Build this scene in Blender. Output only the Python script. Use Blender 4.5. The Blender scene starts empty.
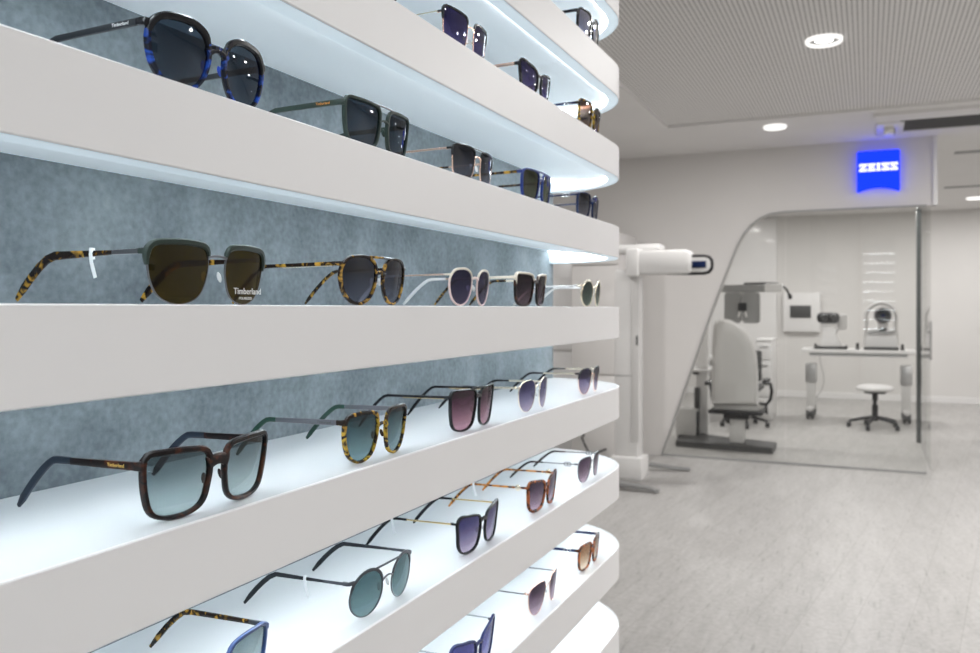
import bpy, bmesh, math, random
from mathutils import Vector, Matrix
random.seed(7)
C = bpy.context.scene.collection
R = math.radians
PI = math.pi
YAW, F, HV, H = R(24.2), 841.0, 308.3, 1.35
CA, SA = math.cos(YAW), math.sin(YAW)

# ------------------------------------------------------------------ helpers
def fl(u, v, z=0.0):
    """point of the room seen at pixel (u, v) and lying at height z"""
    D = F * (H - z) / (v - HV)
    r = (u - 490) / F * D
    return D * CA + r * SA, D * SA - r * CA
def on_x(u, v, x):
    """(y, z) of the point seen at pixel (u, v) on the plane at distance x"""
    a = YAW - math.atan((u - 490) / F)
    y = x * math.tan(a)
    D = x * CA + y * SA
    return y, H + (HV - v) * D / F

def link(name, me, mat=None, parent=None):
    o = bpy.data.objects.new(name, me)
    C.objects.link(o)
    if mat is not None:
        for m in (mat if isinstance(mat, (list, tuple)) else [mat]):
            me.materials.append(m)
    if parent is not None:
        o.parent = parent
    return o
def mesh(name, verts, faces, mat=None, parent=None, smooth=False):
    me = bpy.data.meshes.new(name)
    me.from_pydata([tuple(v) for v in verts], [], faces)
    bm = bmesh.new(); bm.from_mesh(me)
    bmesh.ops.recalc_face_normals(bm, faces=bm.faces)
    bm.to_mesh(me); bm.free()
    if smooth:
        for p in me.polygons: p.use_smooth = True
        try: me.set_sharp_from_angle(angle=R(40))
        except Exception: pass
    return link(name, me, mat, parent)
class MB:
    """collects shapes into one mesh"""
    def __init__(s): s.v = []; s.f = []
    def add(s, vs, fs):
        n = len(s.v); s.v += [tuple(v) for v in vs]; s.f += [tuple(i + n for i in f) for f in fs]; return s
    def box(s, c, d, rz=0, bev=0.0, rx=0, ry=0):
        bm = bmesh.new()
        bmesh.ops.create_cube(bm, size=1)
        bmesh.ops.scale(bm, vec=Vector(d), verts=bm.verts)
        if bev > 0:
            bmesh.ops.bevel(bm, geom=bm.edges[:], offset=bev, segments=2, affect='EDGES', profile=0.5)
        M = Matrix.Translation(Vector(c)) @ Matrix.Rotation(rz, 4, 'Z') @ Matrix.Rotation(ry, 4, 'Y') @ Matrix.Rotation(rx, 4, 'X')
        bmesh.ops.transform(bm, matrix=M, verts=bm.verts)
        bm.verts.index_update()
        s.add([v.co[:] for v in bm.verts], [[v.index for v in f.verts] for f in bm.faces]); bm.free(); return s
    def sweep(s, pts, ru, rv=None, n=10, up=(0, 0, 1), sq=1.0):
        """tube along pts; ru/rv half sizes sideways / along up (lists or numbers); sq<1 squarer"""
        pts = [Vector(p) for p in pts]; m = len(pts)
        if rv is None: rv = ru
        ru = ru if isinstance(ru, (list, tuple)) else [ru] * m
        rv = rv if isinstance(rv, (list, tuple)) else [rv] * m
        vs = []
        for i, p in enumerate(pts):
            t = (pts[min(i + 1, m - 1)] - pts[max(i - 1, 0)]).normalized()
            U = Vector(up)
            if abs(t.dot(U)) > .97: U = Vector((1, 0, 0))
            a = t.cross(U).normalized(); b = a.cross(t).normalized()
            for k in range(n):
                w = 2 * PI * (k + .5) / n
                c_, s_ = math.cos(w), math.sin(w)
                c_ = math.copysign(abs(c_) ** sq, c_); s_ = math.copysign(abs(s_) ** sq, s_)
                vs.append(p + a * c_ * ru[i] + b * s_ * rv[i])
        fs = [(i * n + k, i * n + (k + 1) % n, (i + 1) * n + (k + 1) % n, (i + 1) * n + k) for i in range(m - 1) for k in range(n)]
        fs += [tuple(range(n)), tuple((m - 1) * n + k for k in range(n))]
        return s.add(vs, fs)
    def lathe(s, prof, c=(0, 0, 0), n=24, axis='Z', caps=True):
        vs = []; fs = []; m = len(prof)
        for r, z in prof:
            for k in range(n):
                a = 2 * PI * k / n
                p = (r * math.cos(a), r * math.sin(a), z)
                if axis == 'X': p = (p[2], p[0], p[1])
                if axis == 'Y': p = (p[0], p[2], p[1])
                vs.append((p[0] + c[0], p[1] + c[1], p[2] + c[2]))
        fs = [(i * n + k, i * n + (k + 1) % n, (i + 1) * n + (k + 1) % n, (i + 1) * n + k) for i in range(m - 1) for k in range(n)]
        if caps: fs += [tuple(range(n)), tuple((m - 1) * n + k for k in range(n))]
        return s.add(vs, fs)
    def prism(s, poly, lo, hi, axis='X'):
        """poly of 2-D points extruded along axis"""
        def P(p, t):
            return {'X': (t, p[0], p[1]), 'Y': (p[0], t, p[1]), 'Z': (p[0], p[1], t)}[axis]
        n = len(poly)
        return s.add([P(p, lo) for p in poly] + [P(p, hi) for p in poly],
                     [tuple(range(n)), tuple(range(n, 2 * n))] + [(k, (k + 1) % n, n + (k + 1) % n, n + k) for k in range(n)])
    def build(s, name, mat, parent=None, smooth=True):
        return mesh(name, s.v, s.f, mat, parent, smooth)
def thing(name, label, cat, loc=(0, 0, 0), rz=0, group=None):
    o = bpy.data.objects.new(name, None); C.objects.link(o)
    o.empty_display_size = .1
    o.location = loc; o.rotation_euler = (0, 0, rz)
    o['label'] = label; o['category'] = cat
    if group: o['group'] = group
    return o
def tag(o, label, cat, group=None, kind=None):
    o['label'] = label; o['category'] = cat
    if group: o['group'] = group
    if kind: o['kind'] = kind
    return o
def struct(o, label=None, cat=None):
    o['kind'] = 'structure'
    if label: o['label'] = label
    if cat: o['category'] = cat
    return o
def text_mesh(name, s, size, mat, parent, M, extrude=0.0002, offset=0, xs=1.0):
    cu = bpy.data.curves.new('t', 'FONT'); cu.body = s; cu.size = size; cu.extrude = extrude; cu.offset = offset
    cu.align_x = 'CENTER'; cu.align_y = 'CENTER'; cu.resolution_u = 3
    t = bpy.data.objects.new('t', cu); C.objects.link(t)
    bpy.context.view_layer.update()
    dg = bpy.context.evaluated_depsgraph_get()
    me = bpy.data.meshes.new_from_object(t.evaluated_get(dg))
    me.transform(M @ Matrix.Diagonal((xs, 1, 1, 1)))
    bpy.data.objects.remove(t); bpy.data.curves.remove(cu)
    me.name = name; me.materials.clear()
    return link(name, me, mat, parent)

# ------------------------------------------------------------------ materials
def base(name):
    m = bpy.data.materials.new(name); m.use_nodes = True
    nt = m.node_tree; nt.nodes.clear()
    out = nt.nodes.new('ShaderNodeOutputMaterial')
    return m, nt, out
def pbr(name, col, rough=.5, metal=0, noise=0.0, nscale=30, bump=0, coat=0, trans=0, spec=.5, alpha=1):
    m, nt, out = base(name)
    b = nt.nodes.new('ShaderNodeBsdfPrincipled')
    b.inputs['Roughness'].default_value = rough; b.inputs['Metallic'].default_value = metal
    b.inputs['Coat Weight'].default_value = coat; b.inputs['Transmission Weight'].default_value = trans
    b.inputs['Specular IOR Level'].default_value = spec
    b.inputs['Alpha'].default_value = alpha
    tc = nt.nodes.new('ShaderNodeTexCoord')
    n = nt.nodes.new('ShaderNodeTexNoise'); n.inputs['Scale'].default_value = nscale; n.inputs['Detail'].default_value = 3
    nt.links.new(tc.outputs['Object'], n.inputs['Vector'])
    r = nt.nodes.new('ShaderNodeValToRGB')
    c1 = tuple(max(0, c * (1 - noise)) for c in col) + (1,); c2 = tuple(min(1, c * (1 + noise)) for c in col) + (1,)
    r.color_ramp.elements[0].position = .3; r.color_ramp.elements[1].position = .7
    r.color_ramp.elements[0].color = c1; r.color_ramp.elements[1].color = c2
    nt.links.new(n.outputs['Fac'], r.inputs['Fac']); nt.links.new(r.outputs['Color'], b.inputs['Base Color'])
    if bump:
        bp = nt.nodes.new('ShaderNodeBump'); bp.inputs['Strength'].default_value = bump; bp.inputs['Distance'].default_value = .002
        nt.links.new(n.outputs['Fac'], bp.inputs['Height']); nt.links.new(bp.outputs['Normal'], b.inputs['Normal'])
    nt.links.new(b.outputs['BSDF'], out.inputs['Surface'])
    return m
def emit(name, col, s):
    m, nt, out = base(name)
    e = nt.nodes.new('ShaderNodeEmission'); e.inputs['Color'].default_value = (*col, 1); e.inputs['Strength'].default_value = s
    nt.links.new(e.outputs[0], out.inputs['Surface']); return m
def tortoise(name, dark, light, cover=.5, scale=110, rough=.22):
    m, nt, out = base(name)
    b = nt.nodes.new('ShaderNodeBsdfPrincipled'); b.inputs['Roughness'].default_value = rough; b.inputs['Coat Weight'].default_value = .05; b.inputs['Specular IOR Level'].default_value = .22
    tc = nt.nodes.new('ShaderNodeTexCoord')
    n = nt.nodes.new('ShaderNodeTexNoise'); n.inputs['Scale'].default_value = scale; n.inputs['Detail'].default_value = 2; n.inputs['Distortion'].default_value = 1.0
    r = nt.nodes.new('ShaderNodeValToRGB')
    r.color_ramp.elements[0].position = cover - .06; r.color_ramp.elements[1].position = cover + .07
    r.color_ramp.elements[0].color = (*dark, 1); r.color_ramp.elements[1].color = (*light, 1)
    nt.links.new(tc.outputs['Object'], n.inputs['Vector']); nt.links.new(n.outputs['Fac'], r.inputs['Fac'])
    nt.links.new(r.outputs['Color'], b.inputs['Base Color']); nt.links.new(b.outputs['BSDF'], out.inputs['Surface'])
    return m
def lens_mat(name, top, bot, refl=.65, p0=.08, p1=.80, ior=1.6):
    """tinted sun lens: transparent tint running from bottom to top, with a reflecting surface"""
    m, nt, out = base(name)
    tc = nt.nodes.new('ShaderNodeTexCoord'); sp = nt.nodes.new('ShaderNodeSeparateXYZ')
    nt.links.new(tc.outputs['Generated'], sp.inputs[0])
    r = nt.nodes.new('ShaderNodeValToRGB')
    q = lambda c: tuple(x ** .5 for x in c) + (1,)
    r.color_ramp.elements[0].position = p0; r.color_ramp.elements[1].position = p1
    r.color_ramp.elements[0].color = q(bot); r.color_ramp.elements[1].color = q(top)
    nt.links.new(sp.outputs['Z'], r.inputs['Fac'])
    t = nt.nodes.new('ShaderNodeBsdfTransparent'); nt.links.new(r.outputs['Color'], t.inputs['Color'])
    g = nt.nodes.new('ShaderNodeBsdfGlossy'); g.inputs['Roughness'].default_value = .03
    fr = nt.nodes.new('ShaderNodeFresnel'); fr.inputs['IOR'].default_value = ior
    mu0 = nt.nodes.new('ShaderNodeMath'); mu0.operation = 'MULTIPLY'; mu0.inputs[1].default_value = refl
    nt.links.new(fr.outputs[0], mu0.inputs[0])
    ge = nt.nodes.new('ShaderNodeNewGeometry'); inv = nt.nodes.new('ShaderNodeMath'); inv.operation = 'SUBTRACT'; inv.inputs[0].default_value = 1
    nt.links.new(ge.outputs['Backfacing'], inv.inputs[1])
    mu = nt.nodes.new('ShaderNodeMath'); mu.operation = 'MULTIPLY'; nt.links.new(mu0.outputs[0], mu.inputs[0]); nt.links.new(inv.outputs[0], mu.inputs[1])
    mx = nt.nodes.new('ShaderNodeMixShader')
    nt.links.new(mu.outputs[0], mx.inputs[0]); nt.links.new(t.outputs[0], mx.inputs[1]); nt.links.new(g.outputs[0], mx.inputs[2])
    nt.links.new(mx.outputs[0], out.inputs['Surface'])
    return m
def glass(name, tint=(.955, .958, .952), refl=1.0):
    m, nt, out = base(name)
    t = nt.nodes.new('ShaderNodeBsdfTransparent'); t.inputs['Color'].default_value = (*tint, 1)
    g = nt.nodes.new('ShaderNodeBsdfGlossy'); g.inputs['Roughness'].default_value = .0
    fr = nt.nodes.new('ShaderNodeFresnel'); fr.inputs['IOR'].default_value = 1.5
    mu0 = nt.nodes.new('ShaderNodeMath'); mu0.operation = 'MULTIPLY'; mu0.inputs[1].default_value = refl
    nt.links.new(fr.outputs[0], mu0.inputs[0])
    ge = nt.nodes.new('ShaderNodeNewGeometry'); inv = nt.nodes.new('ShaderNodeMath'); inv.operation = 'SUBTRACT'; inv.inputs[0].default_value = 1
    nt.links.new(ge.outputs['Backfacing'], inv.inputs[1])
    mu = nt.nodes.new('ShaderNodeMath'); mu.operation = 'MULTIPLY'; nt.links.new(mu0.outputs[0], mu.inputs[0]); nt.links.new(inv.outputs[0], mu.inputs[1])
    mx = nt.nodes.new('ShaderNodeMixShader')
    nt.links.new(mu.outputs[0], mx.inputs[0]); nt.links.new(t.outputs[0], mx.inputs[1]); nt.links.new(g.outputs[0], mx.inputs[2])
    nt.links.new(mx.outputs[0], out.inputs['Surface']); return m

def concrete():
    m, nt, out = base('blue_grey_concrete')
    b = nt.nodes.new('ShaderNodeBsdfPrincipled'); b.inputs['Roughness'].default_value = .75
    tc = nt.nodes.new('ShaderNodeTexCoord')
    n1 = nt.nodes.new('ShaderNodeTexNoise'); n1.inputs['Scale'].default_value = 9; n1.inputs['Detail'].default_value = 8; n1.inputs['Roughness'].default_value = .62
    n2 = nt.nodes.new('ShaderNodeTexNoise'); n2.inputs['Scale'].default_value = 130; n2.inputs['Detail'].default_value = 3
    for n in (n1, n2): nt.links.new(tc.outputs['Object'], n.inputs['Vector'])
    mp = nt.nodes.new('ShaderNodeMix'); mp.data_type = 'FLOAT'; mp.inputs[0].default_value = .3
    nt.links.new(n1.outputs['Fac'], mp.inputs[2]); nt.links.new(n2.outputs['Fac'], mp.inputs[3])
    r = nt.nodes.new('ShaderNodeValToRGB')
    r.color_ramp.elements[0].position = .36; r.color_ramp.elements[1].position = .66
    r.color_ramp.elements[0].color = (.085, .105, .118, 1); r.color_ramp.elements[1].color = (.235, .268, .288, 1)
    nt.links.new(mp.outputs[0], r.inputs['Fac']); nt.links.new(r.outputs['Color'], b.inputs['Base Color'])
    nt.links.new(b.outputs['BSDF'], out.inputs['Surface']); return m
def floor_mat():
    m, nt, out = base('grey_wood_look_floor')
    b = nt.nodes.new('ShaderNodeBsdfPrincipled'); b.inputs['Roughness'].default_value = .42; b.inputs['Specular IOR Level'].default_value = .4
    tc = nt.nodes.new('ShaderNodeTexCoord')
    mp = nt.nodes.new('ShaderNodeMapping'); mp.inputs['Rotation'].default_value = (0, 0, R(8)); mp.inputs['Scale'].default_value = (1, 5, 1)
    nt.links.new(tc.outputs['Object'], mp.inputs['Vector'])
    n1 = nt.nodes.new('ShaderNodeTexNoise'); n1.inputs['Scale'].default_value = 2.4; n1.inputs['Detail'].default_value = 9; n1.inputs['Roughness'].default_value = .72
    nt.links.new(mp.outputs[0], n1.inputs['Vector'])
    n2 = nt.nodes.new('ShaderNodeTexNoise'); n2.inputs['Scale'].default_value = 40; n2.inputs['Detail'].default_value = 4
    nt.links.new(tc.outputs['Object'], n2.inputs['Vector'])
    mx = nt.nodes.new('ShaderNodeMix'); mx.data_type = 'FLOAT'; mx.inputs[0].default_value = .45
    nt.links.new(n1.outputs['Fac'], mx.inputs[2]); nt.links.new(n2.outputs['Fac'], mx.inputs[3])
    r = nt.nodes.new('ShaderNodeValToRGB')
    r.color_ramp.elements[0].position = .36; r.color_ramp.elements[1].position = .62
    r.color_ramp.elements[0].color = (.35, .34, .327, 1); r.color_ramp.elements[1].color = (.475, .464, .45, 1)
    nt.links.new(mx.outputs[0], r.inputs['Fac'])
    # plank joints
    mp2 = nt.nodes.new('ShaderNodeMapping'); mp2.inputs['Rotation'].default_value = (0, 0, R(8))
    nt.links.new(tc.outputs['Object'], mp2.inputs['Vector'])
    br = nt.nodes.new('ShaderNodeTexBrick'); br.inputs['Scale'].default_value = 1; br.inputs['Brick Width'].default_value = 1.25
    br.inputs['Row Height'].default_value = .2; br.inputs['Mortar Size'].default_value = .0022; br.inputs['Mortar Smooth'].default_value = .4
    br.offset = .37
    br.inputs['Color1'].default_value = (1, 1, 1, 1); br.inputs['Color2'].default_value = (.93, .93, .93, 1); br.inputs['Mortar'].default_value = (.80, .79, .78, 1)
    nt.links.new(mp2.outputs[0], br.inputs['Vector'])
    # dark short grain cracks
    mp3 = nt.nodes.new('ShaderNodeMapping'); mp3.inputs['Rotation'].default_value = (0, 0, R(8)); mp3.inputs['Scale'].default_value = (1.6, 16, 1)
    nt.links.new(tc.outputs['Object'], mp3.inputs['Vector'])
    n3 = nt.nodes.new('ShaderNodeTexNoise'); n3.inputs['Scale'].default_value = 3.2; n3.inputs['Detail'].default_value = 5
    nt.links.new(mp3.outputs[0], n3.inputs['Vector'])
    r3 = nt.nodes.new('ShaderNodeValToRGB'); r3.color_ramp.elements[0].position = .30; r3.color_ramp.elements[1].position = .40
    r3.color_ramp.elements[0].color = (.76, .755, .75, 1); r3.color_ramp.elements[1].color = (1, 1, 1, 1)
    nt.links.new(n3.outputs['Fac'], r3.inputs['Fac'])
    m1 = nt.nodes.new('ShaderNodeMix'); m1.data_type = 'RGBA'; m1.blend_type = 'MULTIPLY'; m1.inputs[0].default_value = 1
    m2 = nt.nodes.new('ShaderNodeMix'); m2.data_type = 'RGBA'; m2.blend_type = 'MULTIPLY'; m2.inputs[0].default_value = 1
    nt.links.new(r.outputs['Color'], m1.inputs[6]); nt.links.new(br.outputs['Color'], m1.inputs[7])
    nt.links.new(m1.outputs[2], m2.inputs[6]); nt.links.new(r3.outputs['Color'], m2.inputs[7])
    nt.links.new(m2.outputs[2], b.inputs['Base Color'])
    nt.links.new(b.outputs['BSDF'], out.inputs['Surface']); return m
def perforated():
    m, nt, out = base('perforated_ceiling_board')
    b = nt.nodes.new('ShaderNodeBsdfPrincipled'); b.inputs['Roughness'].default_value = .8
    tc = nt.nodes.new('ShaderNodeTexCoord'); sp = nt.nodes.new('ShaderNodeSeparateXYZ')
    nt.links.new(tc.outputs['Object'], sp.inputs[0])
    def mask(sock, period, width):
        a = nt.nodes.new('ShaderNodeMath'); a.operation = 'PINGPONG'; a.inputs[1].default_value = period / 2
        nt.links.new(sock, a.inputs[0])
        c = nt.nodes.new('ShaderNodeMath'); c.operation = 'LESS_THAN'; c.inputs[1].default_value = width / 2
        nt.links.new(a.outputs[0], c.inputs[0]); return c.outputs[0]
    my = mask(sp.outputs['Y'], .023, .0075); mxx = mask(sp.outputs['X'], .023, .017)
    mm = nt.nodes.new('ShaderNodeMath'); mm.operation = 'MULTIPLY'
    nt.links.new(my, mm.inputs[0]); nt.links.new(mxx, mm.inputs[1])
    mx = nt.nodes.new('ShaderNodeMix'); mx.data_type = 'RGBA'
    mx.inputs[6].default_value = (.78, .765, .75, 1); mx.inputs[7].default_value = (.34, .33, .32, 1)
    nt.links.new(mm.outputs[0], mx.inputs[0]); nt.links.new(mx.outputs[2], b.inputs['Base Color'])
    nt.links.new(b.outputs['BSDF'], out.inputs['Surface']); return m

M = {}
M['fascia'] = pbr('satin_white_fascia', (.80, .785, .78), .45, noise=.01, nscale=5)
M['top'] = pbr('white_shelf_surface', (.86, .87, .88), .22, noise=.01, nscale=8)
M['under'] = pbr('white_shelf_underside', (.80, .84, .86), .4, noise=.01)
M['concrete'] = concrete(); M['floor'] = floor_mat(); M['perf'] = perforated()
M['ceiling'] = pbr('white_ceiling_paint', (.76, .745, .73), .85, noise=.02, nscale=2)
M['wall'] = pbr('warm_white_wall', (.68, .66, .64), .6, noise=.015, nscale=2)
M['wall2'] = pbr('white_inner_wall', (.70, .685, .665), .6, noise=.015, nscale=2)
M['white'] = pbr('white_lacquer', (.78, .77, .76), .3, noise=.01, coat=.2)
M['offwhite'] = pbr('light_grey_plastic', (.60, .59, .575), .4, noise=.01)
M['grey'] = pbr('mid_grey_plastic', (.30, .30, .295), .45, noise=.02)
M['alu'] = pbr('brushed_aluminium', (.55, .55, .55), .35, 1, noise=.03)
M['chrome'] = pbr('chrome', (.8, .8, .8), .12, 1)
M['post'] = pbr('grey_green_profile', (.13, .14, .14), .35, .3)
M['tower'] = pbr('white_device_shell', (.69, .68, .665), .35, noise=.01)
M['greyfoot'] = pbr('satin_steel', (.36, .36, .36), .35, .6)
M['black'] = pbr('black_plastic', (.018, .018, .02), .4, noise=.1)
M['darkgrey'] = pbr('dark_grey_plastic', (.07, .07, .07), .45, noise=.05)
M['screen'] = pbr('dark_screen', (.05, .05, .05), .15)
M['bluescreen'] = pbr('blue_black_screen', (.01, .02, .07), .1)
M['glass'] = glass('clear_glass'); M['glass_edge'] = pbr('glass_edge_green', (.25, .30, .29), .2)
M['led'] = emit('cool_led_light', (.84, .94, 1.0), 33)
M['led_dim'] = emit('cool_led_light_dimmed', (.84, .94, 1.0), 5)
M['rim'] = None
M['lamp'] = emit('warm_white_lamp', (1, .97, .93), 9)
M['lampring'] = emit('lamp_ring_glow', (1, .98, .95), 1.25)
M['signblue'] = emit('blue_light_box', (.005, .024, .88), 2.6)
M['signwhite'] = emit('white_light_letters', (1, 1, 1), 1.3)
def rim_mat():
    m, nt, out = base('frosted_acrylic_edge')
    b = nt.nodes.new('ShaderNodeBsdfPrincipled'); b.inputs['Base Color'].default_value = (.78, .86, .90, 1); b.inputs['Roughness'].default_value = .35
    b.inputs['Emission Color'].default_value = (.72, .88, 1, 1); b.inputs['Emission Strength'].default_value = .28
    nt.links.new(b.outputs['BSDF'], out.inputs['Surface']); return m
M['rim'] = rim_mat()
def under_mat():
    m, nt, out = base('white_underside_added_glow')
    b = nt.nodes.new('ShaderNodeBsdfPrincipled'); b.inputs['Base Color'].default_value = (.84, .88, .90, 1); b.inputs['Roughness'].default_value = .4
    b.inputs['Emission Color'].default_value = (.78, .91, 1, 1); b.inputs['Emission Strength'].default_value = .20  # weak glow added to a white underside, standing in for bounced shelf light
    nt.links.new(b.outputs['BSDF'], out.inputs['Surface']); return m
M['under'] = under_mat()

# ------------------------------------------------------------------ camera
cam = bpy.data.cameras.new('camera'); co = bpy.data.objects.new('camera', cam); C.objects.link(co)
co.location = (0, 0, H); co.rotation_euler = (R(90), 0, YAW - R(90))
cam.sensor_width = 36; cam.lens = F / 980 * 36; cam.shift_y = -(326.5 - HV) / 980
cam.clip_start = .02; cam.clip_end = 60
cam.dof.use_dof = True; cam.dof.focus_distance = .80; cam.dof.aperture_fstop = 10
bpy.context.scene.camera = co
sc = bpy.context.scene
sc.view_settings.view_transform = 'Standard'; sc.view_settings.look = 'None'; sc.view_settings.gamma = 1
sc.view_settings.exposure = 0.0
sc.cycles.transparent_max_bounces = 40
sc.cycles.max_bounces = 8
sc.cycles.sample_clamp_indirect = 6

# ------------------------------------------------------------------ display shelves
Y0, YW = .48, .694
XS = -.7                       # the shelves run past the left of the picture
XC, RAD, XEND = 1.705, .212, 1.917
NARC = 20
def edge(d):
    r = RAD - d
    p = [(XS, Y0 + d)]
    for k in range(NARC + 1):
        t = k / NARC * PI / 2
        p.append((XC + r * math.sin(t), Y0 + RAD - r * math.cos(t)))
    p.append((XC + r, YW))
    return p
def ribbon(d0, d1, z0, z1, bev=0.0):
    a, b = edge(d0), edge(d1); n = len(a)
    if bev:
        c = edge(d0 + bev)
        rings = [[(x, y, z0) for x, y in b], [(x, y, z0) for x, y in c], [(x, y, z0 + bev) for x, y in a], [(x, y, z1 - bev) for x, y in a], [(x, y, z1) for x, y in c], [(x, y, z1) for x, y in b]]
    else:
        rings = [[(x, y, z0) for x, y in b], [(x, y, z0) for x, y in a], [(x, y, z1) for x, y in a], [(x, y, z1) for x, y in b]]
    m = len(rings); vs = [p for r_ in rings for p in r_]
    fs = [(j * n + i, j * n + i + 1, ((j + 1) % m) * n + i + 1, ((j + 1) % m) * n + i) for j in range(m) for i in range(n - 1)]
    fs += [tuple(j * n for j in range(m)), tuple(j * n + n - 1 for j in range(m))]
    return vs, fs
LEVELS = {i: H + .003 + .17 * i for i in range(-4, 5)}
names = {4: 'topmost white shelf, only its rounded end showing at the picture top',
         3: 'second white shelf from the top, holding one pair of black sunglasses',
         2: 'third white shelf from the top, holding the black and gold sunglasses',
         1: 'white shelf carrying the blue and the green sunglasses at the upper left',
         0: 'white shelf at eye level, with the brown-lens browline sunglasses',
         -1: 'white shelf below eye level, with the large dark tortoiseshell sunglasses',
         -2: 'white shelf with the round grey double-bridge sunglasses',
         -3: 'white shelf near the bottom, with the navy cat-eye and amber-lens sunglasses',
         -4: 'lowest white shelf, empty rounded end at the bottom of the picture'}
for i, zt in LEVELS.items():
    s = thing('display_shelf', names[i], 'shelf', (0, 0, 0), group='lit white display shelves on the concrete wall')
    zb_of = lambda y: zt - .0595 + .0255 * (y - Y0) / (YW - Y0)
    MB().add(*ribbon(0, .003, zt - .066, zt, .001)).build('fascia', M['fascia'], s)
    oa = edge(.0032) + [(XS, YW)]; n = len(oa)
    MB().add([(x, y, zt - .0005) for x, y in oa] + [(x, y, zb_of(y)) for x, y in oa],
             [tuple(range(n)), tuple(range(n, 2 * n))] + [(k, (k + 1) % n, n + (k + 1) % n, n + k) for k in range(n)]).build('shelf_board', M['top'], s, False)
    def follow(d0, d1, lo, hi):
        vs, fs = ribbon(d0, d1, 0, 1)
        return [(x, y, (lo(y) if z == 0 else hi(y))) for x, y, z in vs], fs
    MB().add(*follow(.0032, .0245, lambda y: zt - .0658, lambda y: zb_of(y) - .0003)).build('light_rim', M['rim'], s)
    MB().add(*follow(.0255, .0310, lambda y: zb_of(y) - .0042, lambda y: zb_of(y) - .0003)).build('led_strip', M['led'], s)
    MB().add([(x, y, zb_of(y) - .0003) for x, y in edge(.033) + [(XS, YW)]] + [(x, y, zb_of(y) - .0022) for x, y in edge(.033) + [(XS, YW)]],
             [tuple(range(n)), tuple(range(n, 2 * n))] + [(k, (k + 1) % n, n + (k + 1) % n, n + k) for k in range(n)]).build('underside_glow_skin', M['under'], s, False)  # thin skin under the board that carries the added glow, not a lamp
# concrete wall behind the shelves
o = MB().box(((XS + XEND) / 2 - .25, YW + .05, 1.375), (XEND - XS + .5, .0998, 2.75)).build('wall_left', M['concrete'], None, False)
struct(o)

# ------------------------------------------------------------------ room shell
XW, XB = 7.7, 13.6
CZ = 2.75
o = mesh('floor', [(-3, -4, 0), (XB + .2, -4, 0), (XB + .2, 4.2, 0), (-3, 4.2, 0), (-3, -4, -.1), (XB + .2, -4, -.1), (XB + .2, 4.2, -.1), (-3, 4.2, -.1)],
         [(0, 1, 2, 3), (4, 5, 6, 7), (0, 1, 5, 4), (1, 2, 6, 5), (2, 3, 7, 6), (3, 0, 4, 7)], M['floor']); struct(o)
o = MB().box(((XB - 2.8) / 2, .1, CZ + .15), (XB + 3.2, 8.2, .2)).build('ceiling', M['ceiling'], None, False); struct(o)
# lower plain ceiling border around the perforated field (a 5 cm skin), with the perforated board inside
PX, PY = 6.53, 1.42
mb = MB()
mb.prism([(-3, PY), (-3, 4.2), (XB + .2, 4.2), (XB + .2, -4), (PX, -4), (PX, PY)], CZ, CZ + .05, 'Z')
o = mb.build('trim_1', M['ceiling'], None, False); struct(o)
o = MB().box(((PX - 3) / 2, (PY - 4) / 2, CZ + .03), (PX + 3, PY + 4, .02)).build('ceiling_perforated', M['perf'], None, False); struct(o)
o = MB().box((-3.05, .1, CZ / 2), (.1, 8.2, CZ)).build('wall_rear', M['wall'], None, False); struct(o)
o = MB().box(((XB - 3) / 2, -4.05, CZ / 2), (XB + 3.2, .1, CZ)).build('wall_right', M['wall'], None, False); struct(o)
o = MB().box(((XB - 3) / 2, 4.15, CZ / 2), (XB + 3.2, .1, CZ)).build('wall_left_far', M['wall'], None, False); struct(o)
o = MB().box((XB + .05, .1, CZ / 2), (.1, 8.2, CZ)).build('wall_back', M['wall2'], None, False); struct(o)
# opening in the partition wall
op = [(662, 454.5), (687.5, 382), (713, 309), (731, 262), (737.5, 246), (744, 234), (751, 225.5), (760, 218.5), (770, 214), (785, 211.5), (855, 208.5), (928, 205.5)]
opw = [on_x(u, v, XW) for u, v in op]
yl = opw[0][0]
opw[0] = (yl, 0.0)
ztop = opw[-1][1]; YR = -.51
opw = [(y, min(z, ztop) if k > 8 else z) for k, (y, z) in enumerate(opw)]
opw[-1] = (-.435, ztop)
poly = [(yl, 0.0), (4.1, 0.0), (4.1, CZ), (YR, CZ), (YR, ztop)] + list(reversed(opw[1:]))
o = MB().prism(poly, XW, XW + .1, 'X').build('wall_partition', M['wall'], None, False); struct(o)
# metal edge of the opening
mb = MB()
mb.sweep([(XW - .004, y, z) for y, z in opw], .009, .012, n=4, up=(1, 0, 0))
o = mb.build('trim_2', M['grey'], None, False); struct(o)
# wall end strip at the right of the opening
o = MB().box((XW + .05, YR + .012, (CZ + ztop) / 2), (.13, .03, CZ - ztop)).build('trim_3', M['white'], None, False); struct(o)
# base rail of the glass
o = MB().box((XW, (yl - .435) / 2, .008), (.03, yl + .435, .016)).build('trim_4', M['grey'], None, False); struct(o)
# baseboards
o = MB().box((XB - .008, -.2, .045), (.016, 7.4, .09), bev=.003).build('baseboard_back', M['white'], None, False); struct(o)
# fixed glass front in two panes
ysm = on_x(785.5, 300, XW)[0]
gp = [(yl - .01, .015)] + [(y, z - .006) for y, z in opw[1:9]]
def pane(name, poly_, x):
    return struct(MB().prism(poly_, x - .005, x + .005, 'X').build(name, M['glass'], None, False))
zs = opw[9][1] - .006
pane('window_1', gp + [(ysm + .003, zs), (ysm + .003, .015)], XW)
pane('window_2', [(ysm - .003, .015), (ysm - .003, zs), (-.435, ztop - .006), (-.435, .015)], XW)
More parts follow.
